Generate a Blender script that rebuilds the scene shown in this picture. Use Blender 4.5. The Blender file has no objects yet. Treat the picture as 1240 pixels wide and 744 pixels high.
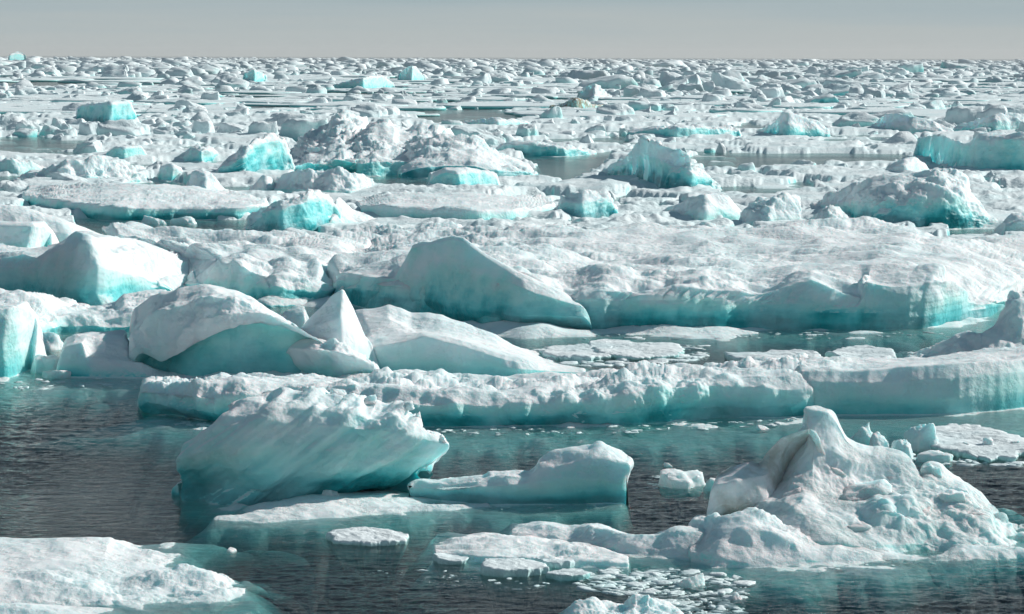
import bpy, math, random
import numpy as np
from mathutils import Matrix, Vector

# ------------------------------------------------------------------ camera
S = bpy.context.scene
F = 3444.0; CX, CY = 620.0, 372.0; HC = 12.0
PITCH = math.atan((CY - 69.5) / F); ROLL = math.atan(4.0 / 1240)
RM = Matrix.Rotation(math.pi/2 - PITCH, 3, 'X') @ Matrix.Rotation(ROLL, 3, 'Z')
RN = np.array(RM)
cd = bpy.data.cameras.new('camera'); cam = bpy.data.objects.new('camera', cd)
S.collection.objects.link(cam); S.camera = cam
cam.matrix_world = Matrix.Translation((0, 0, HC)) @ RM.to_4x4()
cd.lens = 100; cd.sensor_width = 36; cd.clip_start = 1; cd.clip_end = 200000

def rays(px, py):
    px = np.asarray(px, float); py = np.asarray(py, float)
    d = np.stack([(px - CX) / F, -(py - CY) / F, -np.ones_like(px)], -1)
    return d @ RN.T
def ground(px, py, z=0.0):
    d = rays(px, py); t = (z - HC) / np.minimum(d[..., 2], -1e-5)
    P = d * t[..., None]; P[..., 2] = z
    return P
def at_depth(px, py, Y):
    d = rays(px, py); t = Y / d[..., 1]
    P = d * t[..., None]; P[..., 2] += HC
    return P
def gpt(px, py): return ground(np.array([px]), np.array([py]))[0]

# ------------------------------------------------------------------ noise
_r = np.random.RandomState(7)
PERM = _r.permutation(256); PERM = np.concatenate([PERM, PERM, PERM])
G3 = _r.normal(size=(256, 3)); G3 /= np.linalg.norm(G3, axis=1)[:, None]; G3 = G3.astype(np.float32)
def perlin(P):
    P = P.reshape(-1, 3); i = np.floor(P).astype(np.int64); f = (P - i).astype(np.float32); i &= 255
    u = f*f*f*(f*(f*6-15)+10); out = np.zeros(len(P), np.float32)
    for dx in (0, 1):
        for dy in (0, 1):
            a = PERM[PERM[i[:, 0]+dx] + i[:, 1]+dy]
            for dz in (0, 1):
                g = G3[PERM[a + i[:, 2]+dz]]
                w = (u[:, 0] if dx else 1-u[:, 0]) * (u[:, 1] if dy else 1-u[:, 1]) * (u[:, 2] if dz else 1-u[:, 2])
                out += w * (g[:, 0]*(f[:, 0]-dx) + g[:, 1]*(f[:, 1]-dy) + g[:, 2]*(f[:, 2]-dz))
    return out * 1.5
def fbm(P, oct=4, gain=0.5, kind='n'):
    sh = P.shape[:-1]; P = P.reshape(-1, 3); s = np.zeros(len(P), np.float32); a = 1.0; t = 0
    for k in range(oct):
        n = perlin(P * 2.03**k + 17.3*k)
        if kind == 'b': n = np.abs(n)*2 - 0.55
        elif kind == 'r': n = 0.45 - np.abs(n)*2
        s += a*n; t += a; a *= gain
    return (s / t).reshape(sh)
def sstep(x, a, b):
    t = np.clip((x-a)/(b-a), 0, 1); return t*t*(3-2*t)

# ------------------------------------------------------------------ materials
def nt(mat):
    mat.use_nodes = True; t = mat.node_tree; t.nodes.clear(); return t
class NB:
    def __init__(s, t): s.t = t
    def n(s, typ, **kw):
        o = s.t.nodes.new(typ)
        for k, v in kw.items():
            if k.startswith('i_'): 
                key = k[2:]; key = int(key) if key.isdigit() else key.replace('_', ' ')
                if isinstance(v, bpy.types.NodeSocket): s.t.links.new(v, o.inputs[key])
                else: o.inputs[key].default_value = v
            else: setattr(o, k, v)
        return o
    def m(s, op, a, b=0.0, c=0.0, clamp=False):
        o = s.n('ShaderNodeMath', operation=op, i_0=a, i_1=b, i_2=c); o.use_clamp = clamp; return o.outputs[0]
    def mix(s, f, a, b):
        o = s.n('ShaderNodeMix', data_type='RGBA')
        for k, v in ((0, f), (6, a), (7, b)):
            if isinstance(v, bpy.types.NodeSocket): s.t.links.new(v, o.inputs[k])
            else: o.inputs[k].default_value = v
        return o.outputs[2]
    def mr(s, v, a, b, c=0.0, d=1.0, smooth=True):
        o = s.n('ShaderNodeMapRange', i_0=v, i_1=a, i_2=b, i_3=c, i_4=d)
        o.interpolation_type = 'SMOOTHSTEP' if smooth else 'LINEAR'; o.clamp = True; return o.outputs[0]
    def ramp(s, f, stops):
        o = s.n('ShaderNodeValToRGB', i_0=f); e = o.color_ramp.elements
        while len(e) < len(stops): e.new(0.5)
        for q, (p, c) in zip(e, stops): q.position = p; q.color = (*c, 1)
        return o.outputs[0]

def ice_material(name, sss=0.0, detail=1.0, snow_lo=0.42, snow_hi=0.78):
    mt = bpy.data.materials.new(name); t = nt(mt); b = NB(t)
    geo = b.n('ShaderNodeNewGeometry'); tc = geo.outputs['Position']
    at = b.n('ShaderNodeAttribute', attribute_name='blue').outputs['Fac']
    dirt = b.n('ShaderNodeAttribute', attribute_name='dirt').outputs['Fac']
    sz = b.n('ShaderNodeSeparateXYZ', i_0=tc).outputs['Z']
    nz = b.n('ShaderNodeSeparateXYZ', i_0=geo.outputs['Normal']).outputs['Z']
    n1 = b.n('ShaderNodeTexNoise', i_Vector=tc, i_Scale=0.9, i_Detail=5.0, i_Roughness=0.6).outputs['Fac']
    n2 = b.n('ShaderNodeTexNoise', i_Vector=tc, i_Scale=7.0, i_Detail=4.0, i_Roughness=0.65).outputs['Fac']
    mp = b.n('ShaderNodeMapping', i_Vector=tc, i_Scale=(1, 1, 5))
    n3 = b.n('ShaderNodeTexNoise', i_Vector=mp.outputs[0], i_Scale=0.5, i_Detail=4.0).outputs['Fac']
    # snow lies where the surface is flat enough; blue ice shows on steep faces
    sl = b.m('ADD', nz, b.m('MULTIPLY', b.m('SUBTRACT', n1, 0.5), 0.55))
    sl = b.m('ADD', sl, b.m('MULTIPLY', b.m('SUBTRACT', n2, 0.5), 0.35))
    snow = b.mr(sl, snow_lo, snow_hi)
    blue = b.m('ADD', at, b.m('MULTIPLY', b.m('SUBTRACT', n3, 0.5), 0.45))
    blue = b.m('ADD', blue, b.m('MULTIPLY', b.m('SUBTRACT', n1, 0.5), 0.35))
    orand = b.n('ShaderNodeObjectInfo').outputs['Random']
    blue = b.m('MULTIPLY', blue, b.mr(orand, 0.0, 1.0, .72, 1.12, smooth=False))
    blue = b.m('MULTIPLY', blue, b.mr(at, 0.0, 0.12))
    blue = b.m('MULTIPLY', blue, b.m('SUBTRACT', 1.0, b.m('MULTIPLY', snow, 0.93)), clamp=True)
    col = b.ramp(blue, [(0, (.82, .885, .90)), (.2, (.66, .87, .87)), (.42, (.46, .86, .83)), (.68, (.19, .71, .72)), (.86, (.055, .50, .53)), (1, (.012, .30, .33))])  # mint stops lifted in place of sunlight coming through the ice
    col = b.mix(b.m('MULTIPLY', b.mr(n2, 0.35, 0.7), 0.05), col, (.60, .68, .70, 1))
    nl = b.n('ShaderNodeTexNoise', i_Vector=tc, i_Scale=.28, i_Detail=3.0).outputs['Fac']
    col = b.mix(b.m('MULTIPLY', b.mr(nl, .42, .66), .4), col, b.mix(1.0, col, (.60, .83, .86, 1)))
    dm = b.m('MULTIPLY', dirt, b.mr(n1, 0.35, 0.6))
    col = b.mix(dm, col, (.27, .25, .17, 1))
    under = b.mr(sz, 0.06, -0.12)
    ucol = b.ramp(b.mr(b.m('ADD', sz, b.m('MULTIPLY', b.m('SUBTRACT', n1, .5), .35)), 0.05, -1.0, smooth=False), [(0, (.60, .97, .92)), (.25, (.30, .86, .82)), (.5, (.07, .30, .30)), (.78, (.085, .088, .084))])  # submerged ice darkens with depth, standing in for light absorbed by the water
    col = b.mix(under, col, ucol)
    bn = b.n('ShaderNodeTexNoise', i_Vector=tc, i_Scale=2.2, i_Detail=9.0, i_Roughness=0.68).outputs['Fac']
    bn2 = b.n('ShaderNodeTexVoronoi', i_Vector=tc, i_Scale=3.2).outputs['Distance']
    bump = b.n('ShaderNodeBump', i_Strength=b.mr(n1, .36, .62, .2*detail, .8*detail), i_Distance=0.22, i_Height=b.m('ADD', bn, b.m('MULTIPLY', bn2, .35)))
    p = b.n('ShaderNodeBsdfPrincipled', i_Base_Color=col, i_Normal=bump.outputs[0], i_Roughness=b.mr(blue, 0, .6, .75, .38), i_IOR=1.31)
    p.inputs['Specular IOR Level'].default_value = 0.35
    out = b.n('ShaderNodeOutputMaterial')
    if sss:
        p.inputs['Subsurface Weight'].default_value = sss
        p.inputs['Subsurface Radius'].default_value = (0.15, 0.8, 0.9)
        p.inputs['Subsurface Scale'].default_value = 1.0
    t.links.new(p.outputs[0], out.inputs[0])
    return mt
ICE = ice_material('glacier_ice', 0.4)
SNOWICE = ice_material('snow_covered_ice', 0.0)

def water_material():
    mt = bpy.data.materials.new('sea_water'); t = nt(mt); b = NB(t)
    tc = b.n('ShaderNodeNewGeometry').outputs['Position']
    mp = b.n('ShaderNodeMapping', i_Vector=tc, i_Rotation=(0, 0, .25), i_Scale=(.5, 1, 1)).outputs[0]
    a = b.n('ShaderNodeTexNoise', i_Vector=mp, i_Scale=2.6, i_Detail=4.0, i_Roughness=0.6, i_Distortion=.5).outputs['Fac']
    c = b.n('ShaderNodeTexNoise', i_Vector=tc, i_Scale=.12, i_Detail=3.0).outputs['Fac']
    amp = b.mr(c, .35, .65, .55, 1.25)
    bump = b.n('ShaderNodeBump', i_Strength=1.0, i_Distance=0.12, i_Height=b.m('MULTIPLY', a, amp)).outputs[0]
    fr = b.n('ShaderNodeFresnel', i_IOR=1.33, i_Normal=bump).outputs[0]
    f0 = b.n('ShaderNodeFresnel', i_IOR=1.33).outputs[0]
    fr = b.m('ADD', b.m('MULTIPLY', fr, .5), b.m('MULTIPLY', f0, .55))
    fr = b.mr(fr, 0.0, 1.0, 0.04, 0.78, smooth=False)
    gl = b.n('ShaderNodeBsdfGlossy', i_Color=(1, .98, .96, 1), i_Roughness=0.11, i_Normal=bump).outputs[0]
    tr = b.n('ShaderNodeBsdfTransparent', i_Color=(.93, .98, .98, 1)).outputs[0]
    mx = b.n('ShaderNodeMixShader', i_0=fr, i_1=tr, i_2=gl).outputs[0]
    t.links.new(mx, b.n('ShaderNodeOutputMaterial').inputs[0])
    return mt
def flat_material(name, col, rough=.8):
    mt = bpy.data.materials.new(name); t = nt(mt); b = NB(t)
    tc = b.n('ShaderNodeNewGeometry').outputs['Position']
    n = b.n('ShaderNodeTexNoise', i_Vector=tc, i_Scale=.02, i_Detail=3.0).outputs['Fac']
    c = b.mix(n, (*[x*.8 for x in col], 1), (*[x*1.2 for x in col], 1))
    p = b.n('ShaderNodeBsdfPrincipled', i_Base_Color=c, i_Roughness=rough)
    p.inputs['Specular IOR Level'].default_value = 0
    t.links.new(p.outputs[0], b.n('ShaderNodeOutputMaterial').inputs[0]); return mt

# ------------------------------------------------------------------ object helpers
def tag(o, label=None, cat=None, group=None, kind=None):
    if label: o['label'] = label
    if cat: o['category'] = cat
    if group: o['group'] = group
    if kind: o['kind'] = kind
    return o
def mesh_obj(name, V, faces, mat, blue=None, dirt=None, parent=None, origin=None, smooth=True):
    """faces: int array (n,3) or (n,4)"""
    V = np.asarray(V, np.float32)
    if origin is None: origin = V.mean(0)*[1, 1, 0]
    origin = np.asarray(origin, float)
    me = bpy.data.meshes.new(name); nf, k = faces.shape
    me.vertices.add(len(V)); me.vertices.foreach_set('co', (V-origin).astype(np.float32).ravel())
    me.loops.add(nf*k); me.loops.foreach_set('vertex_index', faces.astype(np.int32).ravel())
    me.polygons.add(nf); me.polygons.foreach_set('loop_start', np.arange(nf, dtype=np.int32)*k)
    me.update(calc_edges=True)
    if smooth: me.polygons.foreach_set('use_smooth', np.ones(nf, bool))
    for nm, arr in (('blue', blue), ('dirt', dirt)):
        if arr is not None:
            a = me.attributes.new(nm, 'FLOAT', 'POINT'); a.data.foreach_set('value', np.asarray(arr, np.float32).ravel())
    me.materials.append(mat)
    o = bpy.data.objects.new(name, me); S.collection.objects.link(o)
    o.location = origin
    if parent is not None:
        o.parent = parent; o.location = Vector(origin) - parent.location
    return o
def empty(name, loc):
    o = bpy.data.objects.new(name, None); o.location = loc; S.collection.objects.link(o); return o

def resample(pts, n):
    p = np.array([q[:2] for q in pts], float)
    s = np.concatenate([[0], np.cumsum(np.abs(np.diff(p[:, 0])) + 0.4*np.abs(np.diff(p[:, 1])) + 1e-6)])
    u = np.linspace(0, s[-1], n)
    return np.stack([np.interp(u, s, p[:, 0]), np.interp(u, s, p[:, 1])], -1), s/s[-1]
def gsmooth(A, k, axis):
    for _ in range(k):
        B = A.copy(); n = A.shape[axis]
        sl = lambda a, b: tuple(slice(a, b) if d == axis else slice(None) for d in range(A.ndim))
        B[sl(1, n-1)] = .25*A[sl(0, n-2)] + .5*A[sl(1, n-1)] + .25*A[sl(2, n)]
        A = B
    return A
def grid_normals(G):
    du = np.gradient(G, axis=0); dv = np.gradient(G, axis=1)
    n = np.cross(du, dv); l = np.linalg.norm(n, axis=-1, keepdims=True); return n/np.maximum(l, 1e-9)
def grid_faces(nu, nv, flip=False):
    i = (np.arange(nu-1)[:, None]*nv + np.arange(nv-1)[None]).ravel()
    f = np.stack([i, i+nv, i+nv+1, i+1], -1)
    return f[:, ::-1] if flip else f

def loft(name, rows, mat=None, amp=.12, freq=.9, foot=(2.0, .45), back=2.0, cap=.35, sm=3, res=1.15,
         parent=None, seed=0, stri=None, sharp=.5, dirt=0.0, hblue=None, meander=None, capz=None, strata=.07, drift=0., usm=3, ksm=9):
    """rows from the front waterline up and over to the back. row = (pixel outline, metres behind the front waterline, roughness, blueness)"""
    mat = mat or ICE
    x = [p[0] for p in rows[0][0]]
    ext = max(max(abs(p[0]-q[0]) for p in r[0] for q in r[0]) for r in rows)
    nu = int(np.clip(ext*res, 24, 1100))
    W, _ = resample(rows[0][0], nu); P0 = ground(W[:, 0], W[:, 1]); Y0 = P0[:, 1]
    kw_ = max(nu//ksm, 3) | 1; Yp = np.pad(Y0, kw_//2, mode='edge'); Y0 = np.convolve(Yp, np.ones(kw_)/kw_, 'valid')
    mean_h = np.mean(rows[0][0], 0)[1]-np.mean(rows[-1][0], 0)[1]
    A = meander if meander is not None else float(np.clip(np.ptp(P0[:, 0])*.045, .1, .9))
    q = np.stack([P0[:, 0]*.22+seed, Y0*0+seed, Y0*0], -1)
    Y0 = Y0 + fbm(q, 2)*A*1.3 + fbm(q*4.1+5, 3)*A*.55
    P0 = np.stack([P0[:, 0], Y0, P0[:, 2]*0], -1)
    L = [P0]; R = [np.full(nu, rows[0][2] if len(rows[0]) > 2 else .5)]; B = [np.full(nu, rows[0][3] if len(rows[0]) > 3 else .8)]
    PX = [W]
    for r in rows[1:]:
        W, s = resample(r[0], nu); W = gsmooth(W, usm, 0); d = r[1]
        dd = np.interp(np.linspace(0, 1, nu), s if len(s) == np.size(d) else np.linspace(0, 1, max(np.size(d), 1)), np.atleast_1d(d).astype(float))
        L.append(at_depth(W[:, 0], W[:, 1], Y0 + dd)); PX.append(W)
        R.append(np.full(nu, float(r[2]))); B.append(np.full(nu, float(r[3])))
    # under water in front and behind
    fn = np.clip(1+1.1*fbm(q*2.2+50, 3), .35, 1.8)
    fr = L[0].copy(); fr[:, 1] -= foot[0]*.6*fn; fr[:, 2] = -.5
    f2 = L[0].copy(); f2[:, 1] -= foot[0]*1.3*fn; f2[:, 2] = -1.7
    fm = L[0].copy(); fm[:, 1] -= foot[0]*.42*fn; fm[:, 2] = -.11
    bk = L[-1].copy(); bk[:, 1] += back*.8; bk[:, 2] = np.minimum(bk[:, 2]*.35, .4)
    bk[:, 0] = bk[:, 0]*.45+P0[:, 0]*.55; b2 = bk.copy(); b2[:, 0] = P0[:, 0]; b2[:, 1] += back*.4; b2[:, 2] = -.6
    L = [f2, fr, fm] + L + [bk, b2]; R = [R[0]]*3 + R + [R[-1]]*2; B = [B[0]]*3 + B + [B[-1]]*2
    segs = [8, 10, 10] + [int(np.clip(np.max(np.linalg.norm(PX[k+1]-PX[k], axis=1))*1.0, 6, 110)) for k in range(len(PX)-1)] + [8, 4]
    cols, rr, bb = [], [], []
    for k, ns in enumerate(segs):
        t = np.arange(ns)/ns
        cols.append(L[k][:, None]*(1-t)[None, :, None] + L[k+1][:, None]*t[None, :, None])
        rr.append(R[k][:, None]*(1-t) + R[k+1][:, None]*t); bb.append(B[k][:, None]*(1-t) + B[k+1][:, None]*t)
    cols.append(L[-1][:, None]); rr.append(R[-1][:, None]); bb.append(B[-1][:, None])
    G = np.concatenate(cols, 1); rr = np.concatenate(rr, 1); bb = np.concatenate(bb, 1)
    G = gsmooth(G, sm, 1); G = gsmooth(G, 2, 0)
    # rounded ends
    if cap:
        nc = 12; hz = max(G[..., 2].max()*.5, .3)
        for side in (0, -1):
            C = G[side]; c = C.mean(0); c = np.repeat(c[None], len(C), 0); c[:, 2] = -.4 if capz is None else np.minimum(C[:, 2], capz); sg = -1 if side == 0 else 1; e = cap*hz*sg
            uw = np.clip(-C[:, 2:3]*2, 0, 1)
            o = np.array([e, 0, 0]); T = np.linspace(0, 1, nc+1)[1:]*math.pi/2
            add = np.stack([c + (C-c)*math.cos(a) + o*math.sin(a) + uw*np.array([sg*foot[0]*(.6 if capz is None else .1)*math.sin(a), 0, -.9*(1-math.cos(a))]) for a in T])
            ra = np.repeat(rr[side][None], nc, 0); ba = np.repeat(bb[side][None], nc, 0)
            if side == 0: G = np.concatenate([add[::-1], G]); rr = np.concatenate([ra, rr]); bb = np.concatenate([ba, bb])
            else: G = np.concatenate([G, add]); rr = np.concatenate([rr, ra]); bb = np.concatenate([bb, ba])
    N = grid_normals(G)
    Q = G + seed*13.7
    big = fbm(Q*freq*.35, 2) * amp*1.6
    rr = rr*(.35+1.1*sstep(fbm(Q*freq*.22+91, 2), -.25, .3))
    n = fbm(Q*freq, 5, .55)*(1-sharp) + fbm(Q*freq*.9+31, 5, .55, 'b')*sharp
    cav = np.clip(fbm(Q*freq*.55+77, 4, .55, 'b'), -.4, .6)
    disp = big*(.25+.75*rr) + n*amp*rr*1.7 + cav*amp*np.clip(rr-.35, 0, 1)*1.5
    sv = (Q[..., 2]*3.1/max(hblue or 1., .6) + fbm(Q*.35*freq+9, 2)*2.2); sv = sv-np.floor(sv)
    disp = disp + strata*amp*(np.minimum(sv*3.5, (1-sv)*1.4).clip(0, 1)-.5)*(1-np.abs(N[..., 2]))
    disp = disp + 1.1*amp*fbm(Q*freq*.5+200, 2, .5, 'r')*sstep(rr, .05, .3)
    if drift: disp = disp + drift*(fbm(Q*[.16, .22, .2], 3)*1.1 + np.abs(fbm(Q*.42+60, 2))*.25)*sstep(N[..., 2], .5, .9)
    if stri:                                     # melt flutes running along one direction
        ang, sfreq, samp = stri; ca, sa = math.cos(ang), math.sin(ang)
        q = np.stack([(Q[..., 0]*-sa + Q[..., 2]*ca)*sfreq, (Q[..., 0]*ca + Q[..., 2]*sa)*sfreq*.13, Q[..., 1]*sfreq*.2], -1)
        disp = disp + fbm(q, 3, .5)*samp
    G = G + N*disp[..., None]
    nz = N[..., 2]
    hb = hblue or max(G[..., 2].max(), .5)
    z = G[..., 2]
    blue = np.clip(bb + .35*sstep(-z/hb, -.45, -.02) - .15 + .42*fbm(Q*[.55, .55, .8], 3) + (disp*-.5 if stri else 0), 0, 1) * (bb > .02)
    V = G.reshape(-1, 3); nu2, nv = G.shape[:2]
    f = grid_faces(nu2, nv)
    return mesh_obj(name, V, f, mat, blue, np.full(len(V), dirt) if np.isscalar(dirt) else dirt, parent)

# --- irregular blocks: unit shapes cut by random planes
def ico(sub):
    import bmesh
    bm = bmesh.new(); bmesh.ops.create_icosphere(bm, subdivisions=sub, radius=1)
    V = np.array([v.co[:] for v in bm.verts]); Fc = np.array([[v.index for v in f.verts] for f in bm.faces]); bm.free(); return V, Fc
ICO = {k: ico(k) for k in (1, 2, 3, 4, 5)}
def block_shape(seed, sub=4, cuts=7, rough=.1, jag=1.0):
    rs = np.random.RandomState(seed); V, Fc = ICO[sub]; V = V.copy(); V *= (1/np.abs(V).max(1)**.45)[:, None]
    V[:, 2] += .15
    for _ in range(cuts):
        n = rs.normal(size=3); n[2] = abs(n[2])*.7 + .05; n /= np.linalg.norm(n); d = rs.uniform(.5, .9)
        s = V @ n - d; V = V - np.clip(s, 0, None)[:, None]*n*.93
    n = np.array([rs.normal()*.35, rs.normal()*.3, 1]); n /= np.linalg.norm(n); s = V @ n - rs.uniform(.3, .6); V = V - np.clip(s, 0, None)[:, None]*n*.85
    V = V / np.array([np.abs(V[:, 0]).max(), np.abs(V[:, 1]).max(), 1])
    V += (V/np.linalg.norm(V, axis=1)[:, None])*((fbm(V*1.3+seed*3.1, 2)*.22*jag + fbm(V*3.2+seed*5.7, 4, .55, 'b')*rough)[:, None])
    z = V[:, 2]; V[:, 2] = np.where(z < 0, z*.6, z)
    V[:, 2] /= max(V[:, 2].max(), .2)
    return V, Fc
def block_blue(V, amount, seed):
    l = np.clip(V[:, 2], -1, 1)
    return np.clip(amount*(1.1-.85*l) + .9*amount*fbm(V*1.7+seed, 3), 0, 1)*(amount > .02)

def knob(px, py, wpx, hpx, base_py, behind, seed, parent, blue=.05):
    """a lump frozen onto a berg, above the water"""
    Yg = gpt(px, base_py)[1]+behind; P = at_depth(np.array([px]), np.array([py]), Yg)[0]; k = Yg/F
    V, Fc = block_shape(seed, 4, 6, .14, 1.3); V = V*[wpx*k/2, wpx*k*.4, hpx*k/2]
    return mesh_obj('knob', V+P, Fc, ICE, np.full(len(V), blue), np.zeros(len(V)), parent, origin=P)

# --- floes: irregular plates
def plate_shape(seed, nth=96, nr=26, rough=.1, lump=.0):
    """unit radius, top at about z=1 (scaled later); returns V,F"""
    rs = np.random.RandomState(seed); th = np.arange(nth)/nth*2*math.pi
    c = np.stack([np.cos(th), np.sin(th), th*0+seed*1.7], -1)
    r = 1 + .34*fbm(c*1.2, 3)
    ang = rs.uniform(0, 6.28, 5)
    for a in ang: r = np.minimum(r, rs.uniform(.78, 1.0)/np.maximum(np.cos(th-a), .25))
    r = r*(1 + .2*fbm(c*4, 3) + .07*fbm(c*13, 2))
    rings = np.concatenate([np.linspace(0, .93, nr-8), [.965, .99, 1.0, .99, .93, .82, .7, .55]])
    zz = np.concatenate([np.ones(nr-8), [.93, .78, .5, .1, -.3, -.8, -1.3, -2.2]])
    X = rings[None]*r[:, None]*np.cos(th)[:, None]; Y = rings[None]*r[:, None]*np.sin(th)[:, None]
    Z = np.repeat(zz[None], nth, 0)
    V = np.stack([X, Y, Z], -1).reshape(-1, 3)
    i = np.arange(nth)[:, None]*nr + np.arange(nr-1)[None]; j = ((np.arange(nth)+1) % nth)[:, None]*nr + np.arange(nr-1)[None]
    Fc = np.stack([i, i+1, j+1, j], -1).reshape(-1, 4)[:, ::-1]
    return V, Fc[:, ::-1]

def block(name, px, py, wpx, hpx, seed, label, blue=.5, depth=.8, sub=4, cuts=7, rough=.09, dirt=0., mat=None, group=None, cat='ice block', rot=None, lean=0., parent=None, jag=1.0):
    """px,py: middle of its waterline (front); wpx,hpx: size in the photograph"""
    P = gpt(px, py); k = P[1]/F; w = wpx*k/2; h = hpx*k; d = max(w*depth, .25)
    V, Fc = block_shape(seed, sub, cuts, rough, jag)
    b = block_blue(V, blue, seed)
    V = V*[w, d, h]; V[:, 0] += lean*np.clip(V[:, 2], 0, None)
    V[:, 2] = np.where(V[:, 2] < 0, np.maximum(V[:, 2], -1.2), V[:, 2])
    V = V + [P[0], P[1]+d*.85, 0]
    o = mesh_obj(name, V, Fc, mat or ICE, b, np.full(len(V), dirt), parent, origin=(P[0], P[1]+d*.85, 0))
    return tag(o, label, cat, group) if label else o
def plate(name, px, py, wpx, depth, h, seed, label, blue=.6, rough=.05, lump=.12, dirt=0., mat=None, group=None, cat='ice floe', nth=None, nr=None, freq=1.3, parent=None):
    """px,py: middle of its front waterline; depth, h in metres"""
    P = gpt(px, py); k = P[1]/F; w = wpx*k/2
    nth = nth or int(np.clip(wpx*1.6, 60, 420)); nr = nr or int(np.clip(wpx*.35, 24, 110))
    V, Fc = plate_shape(seed, nth, nr)
    V = V*[w, depth/2, 1] ; top = V[:, 2] > .05
    V[:, :2] += [P[0], P[1]+depth*.45]
    Q = V*[1, 1, .5]+seed*3.3
    n = fbm(Q*freq*.35, 2)*lump*1.4 + fbm(Q*freq, 4, .6, 'b')*lump
    V[:, 2] = np.where(V[:, 2] > 0, V[:, 2]*h*(1+.9*fbm(Q*.45, 2)) + n*sstep(V[:, 2], .2, .9), V[:, 2]*.5)
    rg = max(rough*2, .07*w); V[:, 0] += fbm(Q*.9+9, 3)*rg; V[:, 1] += fbm(Q*.9+19, 3)*rg
    b = np.clip(blue*(1.15-.5*V[:, 2]/h), 0, 1)
    o = mesh_obj(name, V, Fc, mat or SNOWICE, b, np.full(len(V), dirt), parent, origin=(P[0], P[1]+depth*.45, 0))
    return tag(o, label, cat, group) if label else o

# ------------------------------------------------------------------ the large pieces
# 1. overhanging turquoise berg
e = empty('iceberg', gpt(350, 610)); tag(e, 'overhanging turquoise iceberg with crusted white crest and fluted melted face', 'iceberg')
loft('body', [
  ([(238,606),(260,611),(300,613),(360,610),(410,604),(441,594)], 0, .5, .85),
  ([(234,590),(262,590),(310,592),(370,590),(425,586),(470,583),(497,577)], .1, .4, .85),
  ([(221,572),(255,566),(310,572),(372,574),(440,574),(488,569),(512,562)], -.35, .35, .72),
  ([(219,556),(250,545),(310,538),(380,545),(450,550),(500,552),(530,548)], [-.45,-.45,-.45,-.45,-.5,-.6,-.8], .4, .5),
  ([(226,536),(262,517),(320,509),(390,515),(450,520),(495,528),(540,538)], [-.3,-.3,-.3,-.35,-.5,-.8,-1.0], .45, .38),
  ([(236,528),(270,505),(300,500),(345,494),(392,496),(440,502),(470,507),(500,516),(536,532)], [-.1,-.1,-.1,-.1,-.1,-.2,-.4,-.7,-.8], .9, .2),
  ([(243,527),(268,505),(285,484),(319,477),(330,482),(340,470),(355,475),(368,470),(378,464),(400,474),(417,468),(438,475),(446,486),(455,480),(478,482),(492,489),(498,503),(504,496),(509,504),(511,523),(520,521),(533,524),(540,536)], .9, 1., .0),
  ([(250,526),(275,502),(292,482),(340,471),(377,467),(420,471),(445,480),(480,486),(498,500),(512,524),(537,537)], 2.0, 1., .0),
 ], amp=.12, freq=1.1, foot=(2.5,.35), back=1.5, parent=e, seed=1, stri=(math.radians(38), 1.8, .32), sm=3, cap=.2, capz=.6, hblue=2.6)

loft('foot', [
  ([(262,628),(300,633),(350,631),(400,628),(465,623),(530,619),(590,613)], 0, .5, .55),
  ([(264,626),(300,629),(350,626),(400,622),(465,617),(530,613),(588,610)], .2, .6, .25),
  ([(272,620),(300,612),(336,606),(372,601),(411,599),(455,600),(500,601),(540,605),(582,608)], 2.2, .8, .1),
  ([(290,616),(320,606),(350,600),(380,597),(411,596),(455,596),(500,598),(550,603),(575,607)], 3.6, .7, .3),
 ], amp=.06, freq=1.6, foot=(2.2,.6), back=3, parent=e, seed=2, cap=.6, hblue=.6)
for kx, ky, kw_, kh_, sd_ in [(531,533,22,14,1),(506,509,15,22,2),(489,493,26,16,3),(447,486,18,16,4),(372,474,30,14,5),(330,480,26,14,6),(290,492,26,16,7),(410,476,22,12,8),(520,530,16,14,9)]:
    knob(kx, ky, kw_, kh_, 606, .7, 900+sd_, e)
block('toe', 224, 600, 36, 22, 305, None, blue=.9, cuts=5, parent=e)
block('knob', 396, 611, 30, 17, 3, None, blue=.25, cuts=6, parent=e)
block('knob', 416, 600, 22, 12, 303, None, blue=.2, cuts=6, parent=e)

# 2. low berg with a raised head
e = empty('iceberg', gpt(640, 612)); tag(e, 'low turquoise ice berg with long flat arm and raised rounded white head', 'iceberg')
loft('body', [
  ([(508,603),(545,608),(598,612),(656,612),(700,612),(738,611)], 0, .3, .95),
  ([(509,600),(548,601),(596,602),(650,602),(700,603),(739,603)], -.1, .25, .8),
  ([(509,592),(548,590),(596,588),(648,585),(680,580),(720,580),(743,584)], -.15, .3, .42),
  ([(509,587),(548,584),(594,581),(612,574),(640,574),(656,568),(700,558),(735,556),(757,562)], .1, .6, .15),
  ([(510,586),(548,582),(588,580),(595,572),(612,568),(639,571),(653,570),(653,557),(672,546),(697,543),(717,543),(726,538),(741,545),(758,558)], .9, .8, .0),
  ([(512,585),(548,581),(590,580),(598,571),(640,571),(655,558),(675,546),(717,543),(727,539),(741,545),(756,557)], 1.5, .7, .05),
 ], amp=.14, freq=1.1, foot=(3,.45), back=1.5, parent=e, seed=4, cap=.35, capz=.75, sm=4, hblue=1.1)

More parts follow.
